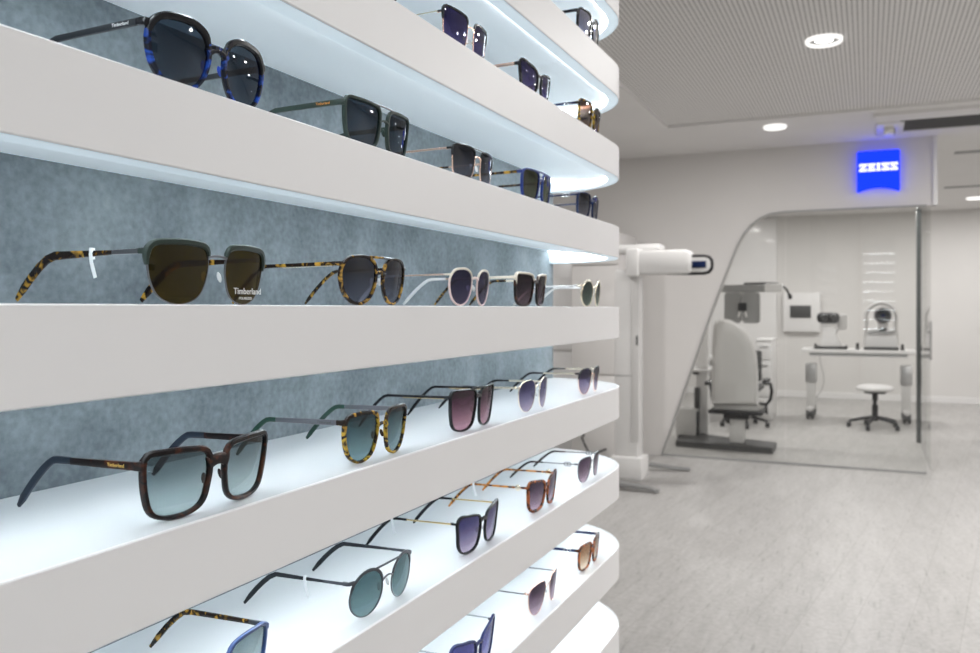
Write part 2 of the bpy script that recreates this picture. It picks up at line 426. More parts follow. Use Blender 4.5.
# side glass with its post and pull handle
XD = 9.5
d = thing('door_1', 'clear glass sliding door with dark edge profile beside the exam room', 'door'); d['kind'] = 'structure'
MB().prism([(XW + .12, .02), (XD - .03, .02), (XD - .03, 2.33), (XW + .12, 2.33)], -.475, -.465, 'Y').build('pane', M['glass'], d, False)
MB().box((XD, -.47, 1.19), (.075, .05, 2.38), bev=.004).build('edge_profile', M['post'], d)
MB().box(((XW + XD) / 2 + .08, -.47, 2.36), (XD - XW - .1, .05, .05)).build('top_rail', M['alu'], d, False)
hb = MB().sweep([(8.75, -.525, .87), (8.75, -.525, 1.23)], .014, n=12)
hb.sweep([(8.75, -.525, .92), (8.75, -.476, .92)], .008, n=8).sweep([(8.75, -.525, 1.18), (8.75, -.476, 1.18)], .008, n=8)
hb.build('door_handle', M['alu'], d)

# ------------------------------------------------------------------ ceiling fittings
def downlight(u, v, r, label, on=True):
    x, y = fl(u, v, CZ)
    z = CZ if not (x < PX and y < PY) else CZ + .02
    t = thing('ceiling_downlight', label, 'ceiling light', (x, y, z), group='round ceiling downlights')
    MB().lathe([(r * .86, -.004), (r * .87, -.018), (r * .93, -.022), (r, -.014), (r, .0), (r * .86, .0), (r * .86, -.004)], n=32, caps=False).build('bezel', M['lampring'] if on else M['alu'], t)
    MB().lathe([(.001, -.001), (r * .855, -.001), (r * .855, -.003), (.001, -.003)], n=32).build('reflector', M['grey'], t)
    MB().lathe([(.001, -.0032), (r * .48, -.0032), (r * .48, -.006), (.001, -.006)], n=32).build('lamp_face', M['lamp'] if on else M['grey'], t)
    return t
downlight(824, 43, .093, 'large round ceiling downlight nearest the camera, in the perforated ceiling')
downlight(775, 126, .085, 'round ceiling downlight in the plain border above the curved glass wall')
downlight(976, 197.5, .11, 'lit round downlight at the far right edge of the picture')
for (u, v, L, lab) in ((980, 151, .2, 'dark slim air slot in the ceiling, nearer of the two at right'), (974, 186, .3, 'dark slim air slot in the ceiling, farther of the two at right')):
    x, y = fl(u, v, CZ)
    o = MB().box((x, y, CZ - .004), (.12, L * 2, .008), bev=.003).build('ceiling_air_slot', M['grey']); tag(o, lab, 'vent', 'slim air slots in the ceiling')
# long air conditioning grille
ya, yb = -.22, -2.6
t = thing('ceiling_air_vent', 'long dark slatted air conditioning grille in the ceiling above the lit sign', 'air vent', (7.12, 0, CZ))
MB().box((0, (ya + yb) / 2, .02), (.46, ya - yb, .02)).build('backing', M['black'], t, False)
fr = MB()
fr.box((-.245, (ya + yb) / 2, -.006), (.03, ya - yb + .06, .014)).box((.245, (ya + yb) / 2, -.006), (.03, ya - yb + .06, .014))
fr.box((0, ya + .015, -.006), (.46, .03, .014)).box((0, yb - .015, -.006), (.46, .03, .014))
fr.build('frame', M['offwhite'], t, False)
for k in range(5):
    MB().box((-.18 + .09 * k, (ya + yb) / 2, -.004), (.026, ya - yb, .01), ry=R(25)).build('slat', M['darkgrey'], t, False)
t['kind'] = 'thing'
o = MB().box((6.745, (-.04 + yb) / 2, CZ - .0125), (.22, -.04 - yb, .025)).build('trim_5', M['ceiling'], None, False); struct(o)
x, y = fl(890, 126.5, CZ)
t = thing('ceiling_sensor', 'small white square sensor box on the ceiling just above the blue sign', 'sensor', (x, y, CZ))
MB().box((.03, 0, -.0105), (.48, .19, .02), bev=.008).build('housing', M['white'], t)
MB().box((0, .01, -.045), (.2, .07, .05), bev=.008).build('sensor_head', M['white'], t)
MB().box((0, -.03, -.045), (.12, .012, .03), bev=.003).build('lens_bar', M['grey'], t)

# lit sign
yA, zA = on_x(857, 152, XW - .06); yB, zB = on_x(900, 190, XW - .06)
sw, sh = yA - yB, zA - zB
t = thing('lit_sign', 'square blue illuminated sign with white letters and a curved lower edge', 'sign', (XW, (yA + yB) / 2, zB))
def P2(a, b): return (-(a - .5) * sw, b * sh)
sp = [P2(0.03, 1), P2(.97, 1), P2(1, .97), P2(1, .02), P2(.97, 0)]
for k in range(13):
    a = .95 - .9 * k / 12
    sp.append(P2(a, .10 * (1 - ((a - .5) / .47) ** 2) + .0))
sp += [P2(.03, 0), P2(0, .02), P2(0, .97)]
MB().prism(sp, -.06, -.004, 'X').build('light_box', M['signblue'], t, False)
L = MB()
def para(a0, b0, a1, b1, a2, b2, a3, b3):
    L.prism([P2(a0, b0), P2(a1, b1), P2(a2, b2), P2(a3, b3)], -.066, -.0602, 'X')
zb0, zb1 = .50, .69; zt_ = (zb1 - zb0)
def bar(x0, x1, f0, f1): para(x0, zb0 + f0 * zt_, x1, zb0 + f0 * zt_, x1, zb0 + f1 * zt_, x0, zb0 + f1 * zt_)
q = .26
def lz(x, w, flip=False):
    bar(x, x + w, 0, q); bar(x, x + w, 1 - q, 1)
    e = .085
    if not flip: para(x, zb0 + q * zt_, x + e, zb0 + q * zt_, x + w, zb0 + (1 - q) * zt_, x + w - e, zb0 + (1 - q) * zt_)
    else: para(x + w - e, zb0 + q * zt_, x + w, zb0 + q * zt_, x + e, zb0 + (1 - q) * zt_, x, zb0 + (1 - q) * zt_)
    if not flip:
        bar(x, x + .035, .6, 1); bar(x + w - .035, x + w, 0, .4)
    else:
        bar(x, x + .035, 0, .4); bar(x + w - .035, x + w, .6, 1)
lz(.05, .19)
bar(.255, .43, 0, q); bar(.255, .43, 1 - q, 1); bar(.28, .345, 0, 1); bar(.28, .41, .40, .62)
bar(.40, .43, 0, .36); bar(.40, .43, .64, 1)
bar(.445, .565, 0, q * .8); bar(.445, .565, 1 - q * .8, 1); bar(.472, .538, 0, 1)
lz(.58, .18, True); lz(.775, .18, True)
L.build('letters', M['signwhite'], t, False)

# ------------------------------------------------------------------ centration tower beside the shelves
def rrect(x0, x1, z0, z1, r, n=6):
    p = []
    for cx_, cz_, a0 in ((x1 - r, z1 - r, 0), (x0 + r, z1 - r, 90), (x0 + r, z0 + r, 180), (x1 - r, z0 + r, 270)):
        for k in range(n + 1):
            a = R(a0 + 90 * k / n); p.append((cx_ + r * math.cos(a), cz_ + r * math.sin(a)))
    return p
TX = 6.25
def ty(u, v=300, x=TX): return on_x(u, v, x)[0]
def tz(u, v, x=TX): return on_x(u, v, x)[1]
yc = ty(629)
t = thing('centration_tower', 'tall white column device with horizontal arms and splayed metal feet beside the shelves', 'optical device', (TX, yc, 0))
MB().box((0, 0, .93), (.17, ty(618) - ty(642), 1.42), bev=.02).build('column', M['tower'], t)
MB().box((0, -.005, .155), (.22, ty(615) - ty(646.5), .17), bev=.015).build('foot_block', M['tower'], t)
MB().box((-.087, ty(638) - yc, .98), (.01, .055, 1.25), bev=.003).build('guide_strip', M['offwhite'], t)
MB().box((-.093, ty(640) - yc, tz(640, 340)), (.006, .012, .07), bev=.002).build('switch', M['darkgrey'], t)
MB().box((-.0865, 0, tz(630, 375)), (.002, .18, .006)).build('joint_line', M['grey'], t, False)
f1 = MB()
a1 = fl(645, 470); e1 = fl(690, 471.5); e2 = fl(657, 494)
f1.sweep([(a1[0] - TX, a1[1] - yc, .055), ((a1[0] + e1[0]) / 2 - TX, (a1[1] + e1[1]) / 2 - yc - .03, .03), (e1[0] - TX, e1[1] - yc, .02)], [.03, .028, .024], [.02, .016, .012], n=8, sq=.6)
f1.build('foot', M['greyfoot'], t)
f2 = MB().sweep([(-.10, .10, .07), (-.16, .04, .05), (e2[0] - TX + .03, e2[1] - yc + .05, .03), (e2[0] - TX, e2[1] - yc, .02)], [.03, .032, .03, .026], [.03, .022, .016, .012], n=8, sq=.6)
f2.build('foot', M['greyfoot'], t)
za, zb = tz(640, 253), tz(640, 243.5)
MB().box((.12, (ty(590) + ty(660)) / 2 - yc, (za + zb) / 2), (.16, ty(590) - ty(660), zb - za), bev=.028).build('upper_arm', M['tower'], t)
za, zb = tz(660, 275), tz(660, 251)
MB().box((-.05, (ty(631) + ty(693.5)) / 2 - yc, (za + zb) / 2), (.18, ty(631) - ty(693.5), zb - za), bev=.035).build('camera_arm', M['tower'], t)
MB().box((-.05, ty(637) - yc, (tz(637, 277) + tz(637, 250)) / 2), (.215, ty(630) - ty(643), .21), bev=.02).build('arm_joint', M['tower'], t)
hd = MB().prism([(y - yc, z) for y, z in rrect(ty(712), ty(668), tz(690, 272.5), tz(690, 258), .05)], -.075, -.02, 'X').build('camera_head', M['tower'], t)
loop = [(ty(u) - yc, tz(u, v)) for u, v in ((656, 273.8), (672, 274.2), (690, 274), (705, 273.8), (710, 272.5), (713, 269), (713.3, 265), (713, 260.5), (710.5, 257.5), (706, 256.3), (690, 256.3))]
MB().sweep([(-.05, y, z) for y, z in loop], [.004, .009] + [.011] * 9, [.004, .014] + [.014] * 9, n=8, up=(1, 0, 0)).build('black_rim', M['black'], hd)
MB().box((-.079, (ty(694) + ty(708)) / 2 - yc, tz(700, 265)), (.008, ty(694) - ty(708), .05), bev=.002).build('display', M['bluescreen'], hd)

# white cupboards behind the shelf end
CX = 7.0
t = thing('wall_cupboard', 'tall white cupboard with plain doors behind the rounded shelf ends', 'cupboard', (CX + .3, (ty(571, 300, CX) + ty(619, 300, CX)) / 2, 0))
cw = ty(571, 300, CX) - ty(619, 300, CX)
MB().box((.01, 0, 1.0), (.56, cw, 2.0), bev=.004).build('body', M['wall'], t)
zl = [(.06, tz(600, 375, CX) - .006), (tz(600, 375, CX) + .006, tz(600, 265, CX) - .006), (tz(600, 265, CX) + .006, 1.98)]
for z0, z1 in zl:
    MB().box((-.28, 0, (z0 + z1) / 2), (.02, cw - .01, z1 - z0), bev=.003).build('door', M['wall'], t)
t = thing('wall_cupboard', 'deeper set white cupboard left of the tall one, next to the concrete wall end', 'cupboard', (CX + .4, (ty(545, 300, CX) + ty(570.5, 300, CX)) / 2, 0))
cw2 = ty(530, 300, CX) - ty(570.5, 300, CX)
MB().box((.03, .1, .9), (.5, cw2, 1.8), bev=.004).build('body', M['white'], t)
MB().box((-.235, .1, .5), (.02, cw2 - .01, .9), bev=.003).build('door', M['white'], t)
MB().box((-.235, .1, 1.38), (.02, cw2 - .01, .8), bev=.003).build('door', M['white'], t)
x, y = 6.985, ty(584, 300, 6.985)
o = MB().sweep([(x + .05, y, tz(584, 432, x)), (x, y + .02, tz(583, 438, x)), (x - .02, y - .02, tz(586, 446, x)), (x, y - .06, tz(590, 455, x)), (x, y - .2, tz(606, 449, x))], .009, n=8).build('power_cable', M['black'])
tag(o, 'short black cable hanging beside the white cupboard, seen between the lower shelves', 'cable')

# ------------------------------------------------------------------ exam room
# refraction unit
UX = 8.86
pl = fl(672, 446); pr = fl(773, 452)
bx, by = 8.42, (fl(672, 449)[1] + fl(772, 455)[1]) / 2
t = thing('refraction_unit', 'eye testing unit with white column, long arm and black base plate behind the slanted wall', 'medical unit', (bx, by, 0))
wdt = fl(672, 449)[1] - fl(772, 455)[1]
bp = [(-.17, wdt / 2), (-.22, wdt * .1), (-.26, -wdt / 2), (.14, -wdt / 2), (.30, wdt * .1), (.54, wdt / 2)]
MB().prism(bp, .0, .055, 'Z').build('base_plate', M['darkgrey'], t)
uy = on_x(703, 400, UX)[1 - 1]
MB().box((UX - bx, uy - by, .83), (.14, .12, 1.54), bev=.01).build('column', M['white'], t)
zb_ = on_x(740, 288.5, UX)[1]
yl1, yr1 = on_x(700, 288, UX)[0], on_x(765, 288, UX)[0]; yr2 = on_x(783, 288, UX)[0]
MB().box((UX - bx, (yl1 + yr1) / 2 - by, zb_), (.10, yl1 - yr1, .075), bev=.008).build('arm', M['grey'], t)
MB().box((UX - bx, (yr1 + yr2) / 2 - by, zb_ + .003), (.12, yr1 - yr2, .085), bev=.012).build('arm_head', M['white'], t)
def U(u, v, dx=0): y, z = on_x(u, v, UX + dx); return (UX + dx - bx, y - by, z)
mb = MB()
mb.prism([(p[0], p[1]) for p in rrect(U(742, 0)[1] + .003, U(725, 0)[1], U(0, 318)[2], U(0, 298)[2], .035)], UX - bx - .05, UX - bx + .03, 'X')
mb.prism([(p[0], p[1]) for p in rrect(U(760, 0)[1], U(743, 0)[1], U(0, 318)[2], U(0, 298)[2], .035)], UX - bx - .05, UX - bx + .03, 'X')
ph = mb.build('phoropter', M['grey'], t, False)
MB().box(U(742.5, 307, -.06), (.05, .08, .085), bev=.01).build('eyepiece_bracket', M['black'], ph)
MB().sweep([U(740, 311, -.05), U(738.5, 317, -.05)], .012, n=8).sweep([U(745, 311, -.05), U(746.5, 317, -.05)], .012, n=8).build('nose_rest', M['white'], ph)
MB().box(U(741, 295, 0), (.06, .06, .06), bev=.008).build('hanger', M['offwhite'], ph)
MB().sweep([U(744, 283.6), U(764, 283.2), U(776, 283.4), U(782, 285), U(787, 290), U(790, 297)], .011, n=8).sweep([U(789.6, 294), U(790.4, 299)], .02, n=8).build('lamp_arm', M['black'], t)
MB().box(U(696, 372, -.1), (.08, .06, .05), bev=.01).build('knob', M['black'], t)
MB().box(U(697, 398, -.1), (.05, .05, .22), bev=.01).build('lever_box', M['darkgrey'], t)
MB().box(U(688, 422, -.1), (.26, .20, .30), bev=.02).build('control_box', M['offwhite'], t)
MB().box(U(697, 424, -.14), (.08, .035, .26), bev=.006).build('lever_box', M['black'], t)
MB().box(U(690, 436.5, -.16), (.16, .22, .05), bev=.01).build('foot_pedal', M['darkgrey'], t)
MB().box(((UX - bx), uy - by + .05, .72), (.5, .3, .03), bev=.01).build('instrument_tray', M['white'], t)

# patient chair
cx_, cy_ = 8.32, on_x(736, 400, 8.32)[0]
t = thing('exam_chair', 'high-backed light grey examination chair with black armrests on a single column', 'chair', (cx_, cy_, .055))
def G(u, v, dx=0): y, z = on_x(u, v, cx_ + dx); return (y - cy_, z - .055)
bk = [(713, 405), (712.8, 380), (713.2, 345), (714.5, 326), (716.5, 321), (722, 319.8), (730, 321), (738, 325), (746, 332.5), (752, 342), (755.5, 354), (757, 372), (757.3, 405)]
pts = [G(u, v) for u, v in bk]
bm = bmesh.new()
# cushioned backrest: rings shrink and bulge towards both faces
cyc = sum(p[0] for p in pts) / len(pts); czc = sum(p[1] for p in pts) / len(pts)
rings = []
for dx, k in ((-.062, .0), (-.060, .5), (-.054, .86), (-.035, .965), (0, 1.0), (.03, .97), (.045, .88), (.05, .5)):
    rings.append([(dx + .10 * 0, cyc + (p[0] - cyc) * max(k, .02), czc + (p[1] - czc) * max(k, .02)) for p in pts])
n = len(pts); vs = [p for r_ in rings for p in r_]
fs = [(j * n + i, j * n + (i + 1) % n, (j + 1) * n + (i + 1) % n, (j + 1) * n + i) for j in range(len(rings) - 1) for i in range(n)]
fs += [tuple(range(n)), tuple((len(rings) - 1) * n + i for i in range(n))]
MB().add(vs, fs).build('backrest', M['offwhite'], t)
MB().sweep([(.0, y, z) for y, z in pts], .012, n=8, up=(1, 0, 0)).build('piping', M['white'], t)
MB().box((.20, .0, .36), (.38, .44, .10), bev=.03).build('seat', M['offwhite'], t)
MB().box((.14, 0, .30), (.44, .50, .035), bev=.01).box((.1, -.0, .262), (.22, .24, .06), bev=.01).build('seat_frame', M['black'], t)
MB().box((.1, 0, .13), (.15, .13, .26), bev=.01).build('column', M['offwhite'], t)
for s_, pp in ((1, [(712.5, 402), (711.5, 392), (709.5, 384), (706, 382), (705, 384)]), (-1, [(758, 404), (766, 405), (770, 400), (771.3, 392), (770, 384), (764, 382.5)])):
    g = [G(u, v) for u, v in pp]
    MB().sweep([(.04, y, z) for y, z in g], .016, .022, n=8, up=(1, 0, 0)).box((.20, g[-1][0] if s_ < 0 else g[-2][0], g[-1][1]), (.30, .05, .035), bev=.01).build('armrest', M['black'], t)
MB().sweep([(.0, *G(766, 405)), (-.02, *G(767, 414))], .012, n=8).build('lever', M['black'], t)

def star_base(t, r, zc_, mat, a0=0):
    for k in range(5):
        a = R(a0 + 72 * k); c_, s_ = math.cos(a), math.sin(a)
        lg = MB().sweep([(.02 * c_, .02 * s_, zc_ + .02), (.5 * r * c_, .5 * r * s_, zc_ + .005), (r * c_, r * s_, zc_ - .03)], [.026, .022, .016], [.022, .018, .014], n=8, sq=.7).build('leg', mat, t)
        MB().lathe([(.001, -.022), (.026, -.022), (.030, -.016), (.030, -.005), (.02, -.003), (.02, .003), (.030, .005), (.030, .016), (.026, .022), (.001, .022)], (r * c_, r * s_ + .0, .0301), n=16, axis='Y').build('caster', M['black'], lg)
sx, sy = fl(875, 428)
t = thing('swivel_stool', 'round white-seated stool on a black five-star caster base in front of the table', 'stool', (sx, sy, 0))
zs_ = H - (388 - HV) / F * (sx * CA + sy * SA)
MB().lathe([(.001, zs_ + .035), (.13, zs_ + .035), (.185, zs_ + .02), (.198, zs_), (.19, zs_ - .022), (.15, zs_ - .035), (.001, zs_ - .035)], n=32).build('seat', M['white'], t)
MB().lathe([(.11, zs_ - .036), (.12, zs_ - .04), (.11, zs_ - .06), (.03, zs_ - .065), (.03, zs_ - .14), (.001, zs_ - .14)], n=24).build('seat_plate', M['black'], t)
MB().lathe([(.001, .08), (.032, .08), (.032, .26), (.02, .27), (.02, zs_ - .1), (.001, zs_ - .1)], n=16).build('gas_column', M['black'], t)
star_base(t, .27, .1, M['black'], 20)
sx, sy = fl(744, 426)
t = thing('swivel_chair', 'black five-star caster chair base half hidden behind the grey examination chair', 'chair', (sx, sy, 0))
MB().lathe([(.001, .08), (.03, .08), (.03, .26), (.018, .27), (.018, .42), (.001, .42)], n=16).build('gas_column', M['black'], t)
MB().box((0, 0, .45), (.44, .40, .07), bev=.025).build('seat', M['darkgrey'], t)
MB().box((.22, 0, .68), (.05, .34, .36), bev=.02).build('backrest', M['darkgrey'], t)
MB().sweep([(.1, 0, .43), (.22, 0, .44), (.25, 0, .55)], .02, n=8).build('back_support', M['black'], t)
star_base(t, .26, .1, M['black'], 50)

# white desk with drawers behind the chair
DX = 10.6
dyl, dyr = on_x(698, 300, DX)[0], on_x(755, 300, DX)[0]; dy2 = on_x(772, 300, DX)[0]
t = thing('desk', 'white desk partly hidden behind the examination chair', 'desk', (DX, (dyl + dyr) / 2, 0))
MB().box((.3, 0, .73), (.6, dyl - dyr, .035), bev=.004).build('desktop', M['white'], t)
MB().box((.3, (dyl - dyr) / 2 - .02, .355), (.55, .03, .71)).build('side_panel', M['white'], t)
MB().box((.55, 0, .45), (.02, dyl - dyr - .08, .5)).build('back_panel', M['white'], t)
t = thing('drawer_cabinet', 'white drawer cabinet standing right of the examination chair', 'cabinet', (DX, (dyr + dy2) / 2 - .005, 0))
cwid = dyr - dy2 - .012
hh = on_x(765, 339, DX)[1]
MB().box((.3, 0, hh / 2 - .005), (.6, cwid, hh - .03), bev=.004).build('body', M['white'], t)
MB().box((.29, 0, hh - .012), (.64, cwid + .01, .02), bev=.004).build('top', M['white'], t)
for k in range(4):
    dh = (hh - .08) / 4
    dr = MB().box((-.01, 0, .05 + dh * (k + .5)), (.02, cwid - .02, dh - .012), bev=.003).build('drawer', M['white'], t)
    MB().box((-.026, 0, .05 + dh * (k + .5) + .05), (.012, .1, .012)).build('handle', M['alu'], dr)

# wall mounted chart display
y0, z1 = on_x(783, 293, XB - .08); y1, z0 = on_x(820, 332, XB - .08)
t = thing('wall_display', 'square white wall box with a small dark screen on the back wall', 'wall display', (XB, (y0 + y1) / 2, (z0 + z1) / 2))
MB().box((-.045, 0, 0), (.085, y0 - y1, z1 - z0), bev=.01).build('housing', M['white'], t)
ya_, zz1 = on_x(790, 305.5, XB - .09); yb_, zz0 = on_x(811, 318, XB - .09)
MB().box((-.09, (ya_ + yb_) / 2 - (y0 + y1) / 2, (zz0 + zz1) / 2 - (z0 + z1) / 2), (.012, ya_ - yb_, zz1 - zz0), bev=.003).build('screen', M['darkgrey'], t)
# shallow white wall panels behind the desk and the instruments
for k, (ua, ub, za_, zb2) in enumerate(((777, 858, 0, 2.74),)):
    ya2, yb2 = on_x(ua, 300, XB)[0], on_x(ub, 300, XB)[0]
o = MB().box((XB - .02, (on_x(700, 300, XB)[0] + on_x(777, 300, XB)[0]) / 2, 1.37), (.04, on_x(700, 300, XB)[0] - on_x(777, 300, XB)[0], 2.74)).build('trim_6', M['white'], None, False); struct(o)
yq = on_x(858, 300, XB)[0]
o = MB().box((XB - .006, yq - .02, 1.37), (.012, .03, 2.74)).build('trim_7', M['wall'], None, False); struct(o)

# instrument table
tl = fl(811, 417); tr = fl(906, 421)
txc = (tl[0] + tr[0]) / 2; tyc = (tl[1] + tr[1]) / 2; tl_ = tl[1] - tr[1]
TZ = H - (349 - HV) / F * (txc * CA + tyc * SA)
t = thing('instrument_table', 'long white height-adjustable table on casters carrying the two eye instruments', 'table', (txc, tyc, 0))
MB().box((0, 0, TZ - .02), (.55, tl_ + .2, .04), bev=.006).build('tabletop', M['white'], t)
MB().box((0, 0, TZ - .062), (.40, tl_ + .02, .04)).build('under_frame', M['alu'], t)
for s_ in (1, -1):
    y = s_ * tl_ / 2
    MB().box((0, y, .55), (.13, .13, TZ - .62), bev=.008).build('leg', M['alu'], t)
    MB().box((0, y, .28), (.10, .10, .36), bev=.006).build('leg', M['offwhite'], t)
    ft = MB().box((0, y, .115), (.55, .07, .045), bev=.01).build('foot', M['offwhite'], t)
    for q_ in (-.23, .23):
        MB().lathe([(.001, -.045), (.05, -.045), (.063, -.035), (.063, -.012), (.04, -.01), (.04, .01), (.063, .012), (.063, .035), (.05, .045), (.001, .045)], (q_, y, .0635), n=18, axis='Y').build('caster', M['darkgrey'], ft)
        
MB().sweep([(-.15, tl_ / 2 - .10, TZ - .05), (-.17, tl_ / 2 - .12, .66), (-.165, tl_ / 2 - .15, .55), (-.16, tl_ / 2 - .155, .45), (-.15, tl_ / 2 - .13, .35), (-.1, tl_ / 2 - .06, .25)], .004, n=6).build('cable', M['grey'], t)
def onT(u, x=txc): return on_x(u, 330, x)[0]
k_ = 1 / F * (txc * CA + tyc * SA)
def zT(v): return H + (HV - v) * k_
# auto refractor (left)
yc_ = onT(831)
t = thing('autorefractor', 'white desktop eye measuring instrument with a black viewing head, left on the table', 'eye instrument', (txc, yc_, TZ))
MB().box((0, -.01, .018), (.40, .36, .03), bev=.01).build('base', M['darkgrey'], t)
MB().prism([(.12, .034), (-.15, .034), (-.10, .09), (-.06, .16), (-.06, .27), (.08, .27), (.09, .16)], -.15, .12, 'X').build('body', M['white'], t)
MB().box((0, .0, .22), (.2, .17, .05), bev=.015).build('neck', M['offwhite'], t)
h_ = MB().box((-.02, .03, .38), (.26, .26, .13), bev=.05).build('viewing_head', M['black'], t)
MB().lathe([(.001, -.19), (.03, -.19), (.045, -.17), (.05, -.12), (.001, -.12)], (0, .07, .385), n=16, axis='X').lathe([(.001, -.19), (.03, -.19), (.045, -.17), (.05, -.12), (.001, -.12)], (0, -.035, .385), n=16, axis='X').build('eyepiece', M['darkgrey'], h_)
MB().box((0, -.13, .33), (.2, .10, .20), bev=.03).build('side_housing', M['offwhite'], t)
MB().box((.0, .02, .295), (.22, .2, .05), bev=.015).build('head_cradle', M['white'], t)
# topographer (right)
yc_ = onT(881)
t = thing('corneal_topographer', 'taller white instrument with a round dark measuring cone, right on the table', 'eye instrument', (txc, yc_, TZ))
MB().box((0, 0, .018), (.42, .38, .03), bev=.01).build('base', M['darkgrey'], t)
MB().prism([(.18, .034), (-.18, .034), (-.16, .22), (-.1, .26), (.1, .26), (.16, .22)], -.08, .16, 'X').build('body', M['white'], t)
fr_ = MB()
ring = [(.02, .17 * math.cos(R(a)), .38 + .18 * math.sin(R(a))) for a in range(-40, 221, 20)]
fr_.sweep([(.02, .17, .05)] + ring[1:-1] + [(.02, -.17, .05)], .022, .03, n=10, up=(1, 0, 0)).build('head_frame', M['offwhite'], t)
cn = MB().lathe([(.001, -.12), (.02, -.13), (.075, -.16), (.085, -.13), (.10, -.02), (.09, .1), (.001, .1)], (0, -.02, .41), n=24, axis='X').build('measuring_cone', M['black'], t)
MB().lathe([(.001, -.136), (.02, -.136), (.02, -.12), (.001, -.12)], (0, -.02, .41), n=16, axis='X').build('lens', M['bluescreen'], cn)
MB().box((0, -.02, .27), (.16, .12, .14), bev=.02).build('cone_support', M['offwhite'], t)
MB().sweep([(-.1, .15, .2), (-.12, .05, .22), (-.12, -.05, .2), (-.1, -.15, .22)], .012, n=8).build('chin_rest', M['grey'], t)
for u, lab, s_ in ((857.5, 'small dark joystick box between the two instruments', .06), (902.5, 'small dark upright button box right of the tall instrument', .055), (815.5, 'small dark upright button box at the left table edge', .05)):
    t = thing('control_button', lab, 'control', (txc - .12, onT(u, txc - .12), TZ), group='small dark controls on the instrument table')
    MB().box((0, 0, .01), (s_ * .8, s_ * .8, .02), bev=.004).build('socket', M['darkgrey'], t)
    MB().lathe([(.001, .02), (s_ * .25, .02), (s_ * .3, s_), (s_ * .2, s_ * 1.3), (.001, s_ * 1.35)], n=12).build('knob', M['black'], t)

# ------------------------------------------------------------------ sunglasses
SC = .00107
NP = 56
SHAPES = {
 'square': [(-1, .30), (-.90, .82), (-.45, .99), (.25, 1.0), (.86, .93), (1.0, .55), (.95, -.15), (.80, -.70), (.42, -.97), (-.20, -1), (-.68, -.86), (-.93, -.35)],
 'way':    [(-1, .35), (-.88, .86), (-.35, .99), (.45, 1.02), (1.0, .98), (1.05, .50), (.95, -.25), (.76, -.78), (.30, -1), (-.35, -.99), (-.80, -.74), (-.96, -.15)],
 'panto':  [(-1, .22), (-.86, .72), (-.42, .97), (.15, 1.0), (.70, .88), (1.0, .45), (.96, -.12), (.74, -.62), (.32, -.94), (-.15, -1), (-.60, -.80), (-.90, -.35)],
 'round':  [(math.cos(R(180 - 30 * k)), math.sin(R(180 - 30 * k))) for k in range(12)],
 'cat':    [(-1, .10), (-.88, .62), (-.40, .86), (.25, .98), (.88, 1.12), (1.12, .88), (.98, .15), (.78, -.55), (.35, -.95), (-.20, -1), (-.68, -.74), (-.95, -.32)],
 'club':   [(-1, .40), (-.86, .88), (-.35, 1.0), (.35, 1.0), (.88, .90), (1.02, .45), (.92, -.22), (.66, -.74), (.22, -1), (-.25, -1), (-.70, -.74), (-.93, -.22)],
 'butter': [(-1, .22), (-.88, .70), (-.40, .90), (.25, .98), (.85, 1.05), (1.08, .80), (.98, .10), (.86, -.55), (.48, -.94), (-.20, -1), (-.72, -.80), (-.96, -.30)],
 'aviator': [(-1, .42), (-.80, .90), (-.25, 1.0), (.45, .98), (.92, .80), (1.05, .25), (.88, -.42), (.50, -.88), (.02, -1), (-.42, -.84), (-.72, -.48), (-.92, -.02)],
 'geo':    [(-1, .25), (-.72, .80), (-.25, 1.0), (.35, 1.0), (.80, .78), (1.02, .20), (.94, -.35), (.60, -.86), (.15, -1), (-.35, -.98), (-.72, -.70), (-.95, -.25)],
}
def outline(shape, w, h, cx, zc):
    P = SHAPES[shape]; n = len(P); out = []
    for i in range(n * 8):
        k, t = divmod(i, 8); t /= 8
        a, b, c, d = P[(k - 1) % n], P[k], P[(k + 1) % n], P[(k + 2) % n]
        q = [.5 * (2 * b[j] + (c[j] - a[j]) * t + (2 * a[j] - 5 * b[j] + 4 * c[j] - d[j]) * t * t + (3 * b[j] - a[j] - 3 * c[j] + d[j]) * t ** 3) for j in (0, 1)]
        out.append(q)
    # resample evenly
    n = len(out); L = [0]
    for i in range(n):
        a, b = out[i], out[(i + 1) % n]
        L.append(L[-1] + math.hypot((b[0] - a[0]) * w, (b[1] - a[1]) * h))
    res = []; j = 0
    for i in range(NP):
        s = L[-1] * i / NP
        while L[j + 1] < s: j += 1
        f = (s - L[j]) / (L[j + 1] - L[j]); a, b = out[j % n], out[(j + 1) % n]
        res.append((cx + (a[0] + (b[0] - a[0]) * f) * w / 2, zc + (a[1] + (b[1] - a[1]) * f) * h / 2))
    return res
def normals(pts):
    n = len(pts); r = []
    for i in range(n):
        a, b = pts[i - 1], pts[(i + 1) % n]
        dx, dz = b[0] - a[0], b[1] - a[1]; l = math.hypot(dx, dz) or 1
        r.append((-dz / l, dx / l))
    # outward
    cx = sum(p[0] for p in pts) / n; cz = sum(p[1] for p in pts) / n
    if sum((p[0] - cx) * q[0] + (p[1] - cz) * q[1] for p, q in zip(pts, r)) < 0: r = [(-a, -b) for a, b in r]
    return r
PRO8 = [(0, -.25), (.22, -.5), (.78, -.5), (1, -.25), (1, .25), (.78, .5), (.22, .5), (0, .25)]

